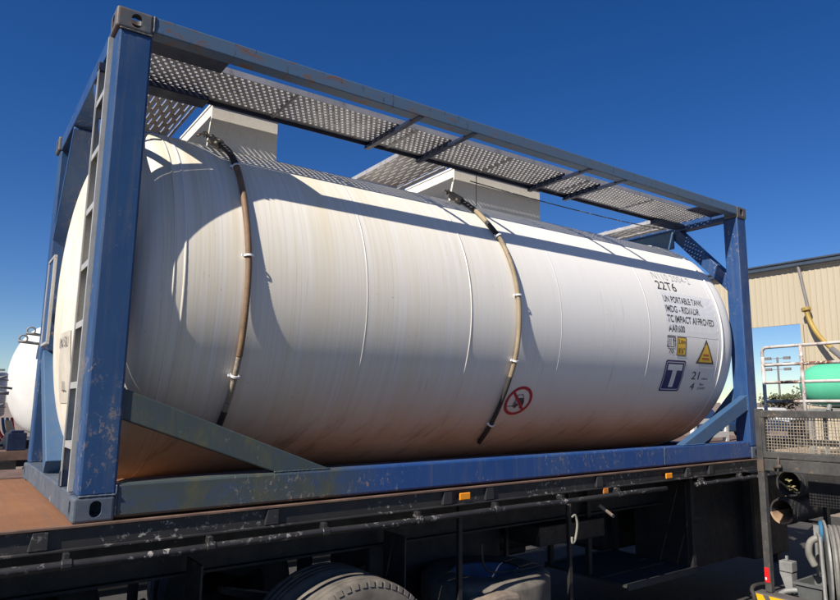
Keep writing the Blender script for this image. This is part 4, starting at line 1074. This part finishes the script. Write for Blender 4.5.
tl = [((98.5, 47.5), 2.9, 5.5, 'leftmost tree on the skyline, low and thin, seen between the railing posts'), ((101, 45.4), 3.5, 7.5, 'tallest olive tree on the skyline, left of the green tank, seen over the tailgate'), ((104, 43.5), 3.1, 7, 'tree on the skyline directly against the cream shed edge, behind the railing'),
      ((46, 33), 2.2, 5, 'small tree glimpsed beyond the right end of the tank frame')]
for i, ((x, y), h, w, lab) in enumerate(tl): tree((x, y, GZ), h, w, 20+i, lab, .42, 700)

# ------------------------------------------------------------------ yard clutter beyond the right end
rr = random.Random(11)
def pallet_stack(loc, n, label, rot=0):
    e = empty('pallet_stack', loc, label, 'pallets', 'pallet stacks across the yard'); z = loc[2]
    for k in range(n):
        bm = B()
        for q in range(6): box(bm, (loc[0]-.5, loc[1]-.6+q*.215, z+.11), (loc[0]+.5, loc[1]-.6+q*.215+.13, z+.13))
        for q in (-.5, -.05, .4): box(bm, (loc[0]+q, loc[1]-.6, z+.02), (loc[0]+q+.09, loc[1]+.6, z+.109))
        obj('pallet', bm, 'timber', e); z += .14
    return e
pallet_stack((27, 9.5, GZ), 9, 'tall stack of grey-brown pallets behind the mesh, nearest the blue post')
pallet_stack((29.5, 7.4, GZ), 6, 'shorter pallet stack to the right of the tallest one, behind the mesh')
pallet_stack((24.5, 8.0, GZ), 4, 'lowest pallet stack, in front of the others behind the mesh')
def crate(loc, s, label, mat='timber'):
    x, y, z = loc; e = empty('crate', loc, label, 'crate', 'crates across the yard'); bm = B()
    n = max(3, int(s[2]/.2))
    for k in range(n):
        z0 = z+s[2]*k/n; z1 = z+s[2]*(k+.85)/n
        box(bm, (x-s[0]/2, y-s[1]/2, z0), (x-s[0]/2+.03, y+s[1]/2, z1)); box(bm, (x-s[0]/2+.03, y-s[1]/2, z0), (x+s[0]/2, y-s[1]/2+.03, z1)); box(bm, (x+s[0]/2, y-s[1]/2, z0), (x+s[0]/2+.03, y+s[1]/2, z1)); box(bm, (x-s[0]/2+.03, y+s[1]/2-.03, z0), (x+s[0]/2, y+s[1]/2, z1))
    obj('slats', bm, mat, e)
    pb = B()
    for a in (-1, 1):
        for b_ in (-1, 1): box(pb, (x+a*s[0]/2-.05-(.055 if a < 0 else -.055)-.0, y+b_*s[1]/2-.04, z), (x+a*s[0]/2+.03-(.055 if a < 0 else -.055), y+b_*s[1]/2+.04, z+s[2]))
    obj('posts', pb, mat, e)
crate((18, 3.2, GZ), (1.2, 1.6, 1.0), 'slatted timber crate below the green tank, behind the mesh')
crate((17.5, 5.2, GZ), (1.0, 1.4, .8), 'low slatted timber crate left of the taller crate behind the mesh')
def panel_rack(loc, label):
    e = empty('panel_rack', loc, label, 'rack'); x, y, z = loc
    for k in range(7): obj('panel', prism(B(), [(x+k*.12, y-1.2, z+.05), (x+k*.12, y+1.2, z+.05), (x+k*.12+.35, y+1.2, z+1.25), (x+k*.12+.35, y-1.2, z+1.25)], (.03, 0, 0)), 'far_grey', e)
    obj('base', box(B(), (x-.1, y-1.2, z), (x+1.4, y+1.2, z+.045)), 'timber', e)
panel_rack((15.5, 1.6, GZ), 'rack of leaning grey panels at the right, low behind the mesh')
# white utility vehicle far off
def ute(loc, label):
    x, y, z = loc; e = empty('utility_vehicle', loc, label, 'vehicle')
    P = [(-2.4, .45), (-2.4, .85), (-1.1, .95), (-.7, 1.05), (-.3, 1.65), (.8, 1.68), (1.0, 1.05), (2.4, 1.0), (2.45, .45)]
    obj('body', prism(B(), [(x-.85, y+a, z+b_) for a, b_ in P], (1.7, 0, 0)), 'far_white', e, bevel=.06)
    obj('window', prism(B(), [(x-.856, y-.55, z+1.1), (x-.856, y-.25, z+1.55), (x-.856, y+.65, z+1.57), (x-.856, y+.8, z+1.1)], (-.004, 0, 0)), 'black_ink', e)
    for a in (-1.5, 1.6): obj('wheel', tube(B(), [(x-.88, y+a, z+.34), (x-.62, y+a, z+.34)], .34, 20), 'rubber', e)
ute((36, 15.8, GZ), 'small white utility vehicle far off behind the mesh, next to the pallets')
ute((33, 18.5, GZ), 'white vehicle glimpsed under the diagonal brace at the far end of the tank frame')
# low boundary wall and yard fence far away
fb = B(); box(fb, (70, -40, GZ), (70.2, 24, .1)); single('boundary_wall', fb, 'timber', (70, 0, GZ), 'long low brown boundary wall across the back of the yard', 'wall')

# ------------------------------------------------------------------ empty low trailer parked beyond
LT = empty('low_trailer', (6.0, 5.6, GZ), 'empty low trailer with a dark brown deck, parked beyond the white tank', 'trailer')
lb_ = B(); box(lb_, (-6.0, 4.4, -.34), (15.5, 6.8, -.29)); obj('deck', lb_, 'lip', LT)
lb_ = B(); box(lb_, (-6.0, 4.36, -.50), (15.5, 4.395, -.285)); obj('side_rail', lb_, 'black_steel', LT)
for y_ in (5.0, 6.0): obj('chassis_beam', box(B(), (-3.8, y_, -.75), (15.3, y_+.12, -.341)), 'black_steel', LT)
obj('shade_skirt', box(B(), (-5.8, 4.41, -1.36), (9.3, 4.44, -.501)), 'black_steel', LT)  # sheet lengthened to hide sunlit ground seen between the wheels
for x_ in (9.9, 11.2, 12.5): obj('wheel', tyre_mesh((x_, GZ+.48), .48, .28, 4.45, 1), 'tyre', LT, smooth=True)
wf = empty('white_frame', (12.6, 5.0, -.29), 'white steel frame standing on the empty low trailer, seen under the right diagonal brace', 'frame')
for x_ in (11.9, 13.1): obj('post', box(B(), (x_, 4.7, -.289), (x_+.10, 4.8, .62)), 'far_white', wf)
obj('crossbar', box(B(), (12.001, 4.7, .10), (13.099, 4.8, .20)), 'far_white', wf); obj('crossbar', box(B(), (12.001, 4.7, -.20), (13.099, 4.8, -.08)), 'far_white', wf)

# ------------------------------------------------------------------ white road tanker on the left
WT = empty('road_tanker', (4.4, 13.2, GZ), 'parked white road tanker beyond the front end frame at the left edge', 'tanker')
ax = Vector((.90, .43, 0)).normalized()
Dd = [(0.42*(1-(r/1.15)**2.4)**(1/2.4), r) for r in [1.15*math.sin(math.pi/2*i/18) for i in range(18)]]+[(0, 1.15)]
c0 = Vector((1.18, 13.1, 1.02))
obj('tank_shell', revolve(B(), [(-s, r) for s, r in Dd]+[(7.0, 1.15)]+[(7.0+s, r) for s, r in Dd[::-1]], c0, ax, Vector((0, 0, 1)), 72), 'far_white', WT, smooth=True)
for x_ in (.0, .28): obj('seam', revolve(B(), [(x_, 1.15), (x_+.01, 1.163), (x_+.04, 1.163), (x_+.05, 1.15)], c0, ax, Vector((0, 0, 1)), 64), 'far_white', WT, smooth=True)
for x_, z_ in ((.80, 1.93), (.68, 1.76)):
    fb = B(); tube(fb, [(x_-.10, 12.6, z_), (x_+.75, 12.95, z_-.05)], .030, 8); tube(fb, [Vector((x_-.02, 12.62, z_+.06))+Vector((.07*math.cos(a), 0, .07*math.sin(a))) for a in [2*math.pi*k/14 for k in range(15)]], .018, 6, False); obj('fitting', fb, 'grey_metal', WT, smooth=True)
PT = empty('pump_drum', (-.05, 12.0, GZ), 'white drum with pipe clamps and platform railing, left of the parked tanker', 'drum')
db = B(); revolve(db, [(0, 0), (0, .42), (.03, .46), (.75, .46), (.78, .42), (.78, 0)], (-.20, 12.0, .30), (0, 0, 1), (1, 0, 0), 40); obj('drum_shell', db, 'far_white', PT, smooth=True)
obj('platform', box(B(), (-.45, 12.3, 1.12), (.22, 12.5, 1.15)), 'grey_metal', PT)
for z_ in (.46, .94):
    cb = B(); tube(cb, [Vector((-.20, 12.0, z_))+Vector((.468*math.cos(a), .468*math.sin(a), 0)) for a in [2*math.pi*k/30 for k in range(31)]], .010, 6, False); tube(cb, [(.02, 11.5, z_), (.20, 11.42, z_+.05)], .022, 6); obj('clamp', cb, 'grey_metal', PT, smooth=True)
fb = B(); tube(fb, [(.06, 11.46, .30), (.06, 11.46, 1.14)], .02, 8); tube(fb, [(-.12, 11.45, .85), (.30, 11.42, .78)], .02, 6); tube(fb, [(-.05, 11.44, .72), (.26, 11.42, .70)], .03, 6); obj('riser_pipe', fb, 'grey_metal', PT, smooth=True)
PT.location.x += .12; PT.location.y -= .93
wc = B(); box(wc, (-1.0, 11.4, -.62), (6.5, 13.6, -.45)); box(wc, (-.9, 11.7, -.45), (6.4, 13.2, -.16)); obj('chassis', wc, 'black_steel', WT)
for x_ in (1.2, 2.4, 4.6): obj('wheel', tyre_mesh((x_, GZ+.5), .5, .3, 11.35, 1), 'tyre', WT, smooth=True)
hs = []
for k, (mt, x_) in enumerate((('red', .22), ('red', .30), ('disc_blue', .38), ('disc_blue', .45), ('red', .52))):
    obj('coupling_hose', tube(B(), spline([Vector((x_, 11.35, .26)), Vector((x_+.04, 11.2, .02)), Vector((x_+.16, 11.2, -.16)), Vector((x_+.2, 11.4, -.3))], 6), .025, 7), mt, WT, smooth=True)
lv = B(); prism(lv, [(.28, 11.0, -.35), (.46, 11.0, -.28), (.56, 11.0, .02), (.50, 11.0, .22), (.40, 11.0, .24), (.44, 11.0, .02), (.36, 11.0, -.18), (.24, 11.0, -.26)], (0, .18, 0)); single('seat_shell', lv, 'far_cream', (.4, 11.1, -.35), 'cream moulded seat shell below the white drum at the left edge', 'seat', bevel=.02)
pb = B(); box(pb, (-.35, 10.6, -.62), (.60, 11.3, -.42)); revolve(pb, [(0, 0), (0, .12), (.5, .12), (.5, 0)], (-.1, 10.9, -.30), (1, 0, 0), (0, 0, 1), 16); tube(pb, [(.5, 10.8, -.42), (.5, 10.8, -.02), (.7, 10.8, -.02)], .03, 8)
for x_ in (-.32, .50): box(pb, (x_, 10.65, GZ), (x_+.07, 10.72, -.62)); box(pb, (x_, 11.18, GZ), (x_+.07, 11.25, -.62))
single('pump_unit', pb, 'black_steel', (.1, 11.0, GZ), 'dark pump and motor on a steel stand at the left edge below the drum', 'pump', bevel=.01)
rb_ = B(); box(rb_, (-1.2, 9.4, -.36), (1.0, 9.9, -.22)); 
for x_ in (-1.1, .85): box(rb_, (x_, 9.45, GZ), (x_+.08, 9.85, -.36))
single('steel_bench', rb_, 'lip', (0, 9.6, GZ), 'rust brown steel bench just beyond the trailer deck at the left', 'bench')
bb = B(); box(bb, (.36, 9.5, -.218), (.62, 9.75, .06)); box(bb, (.40, 9.52, .061), (.58, 9.73, .10)); single('battery_case', bb, 'navy', (.5, 9.6, -.218), 'small navy case standing on the rust brown bench', 'case', bevel=.01)
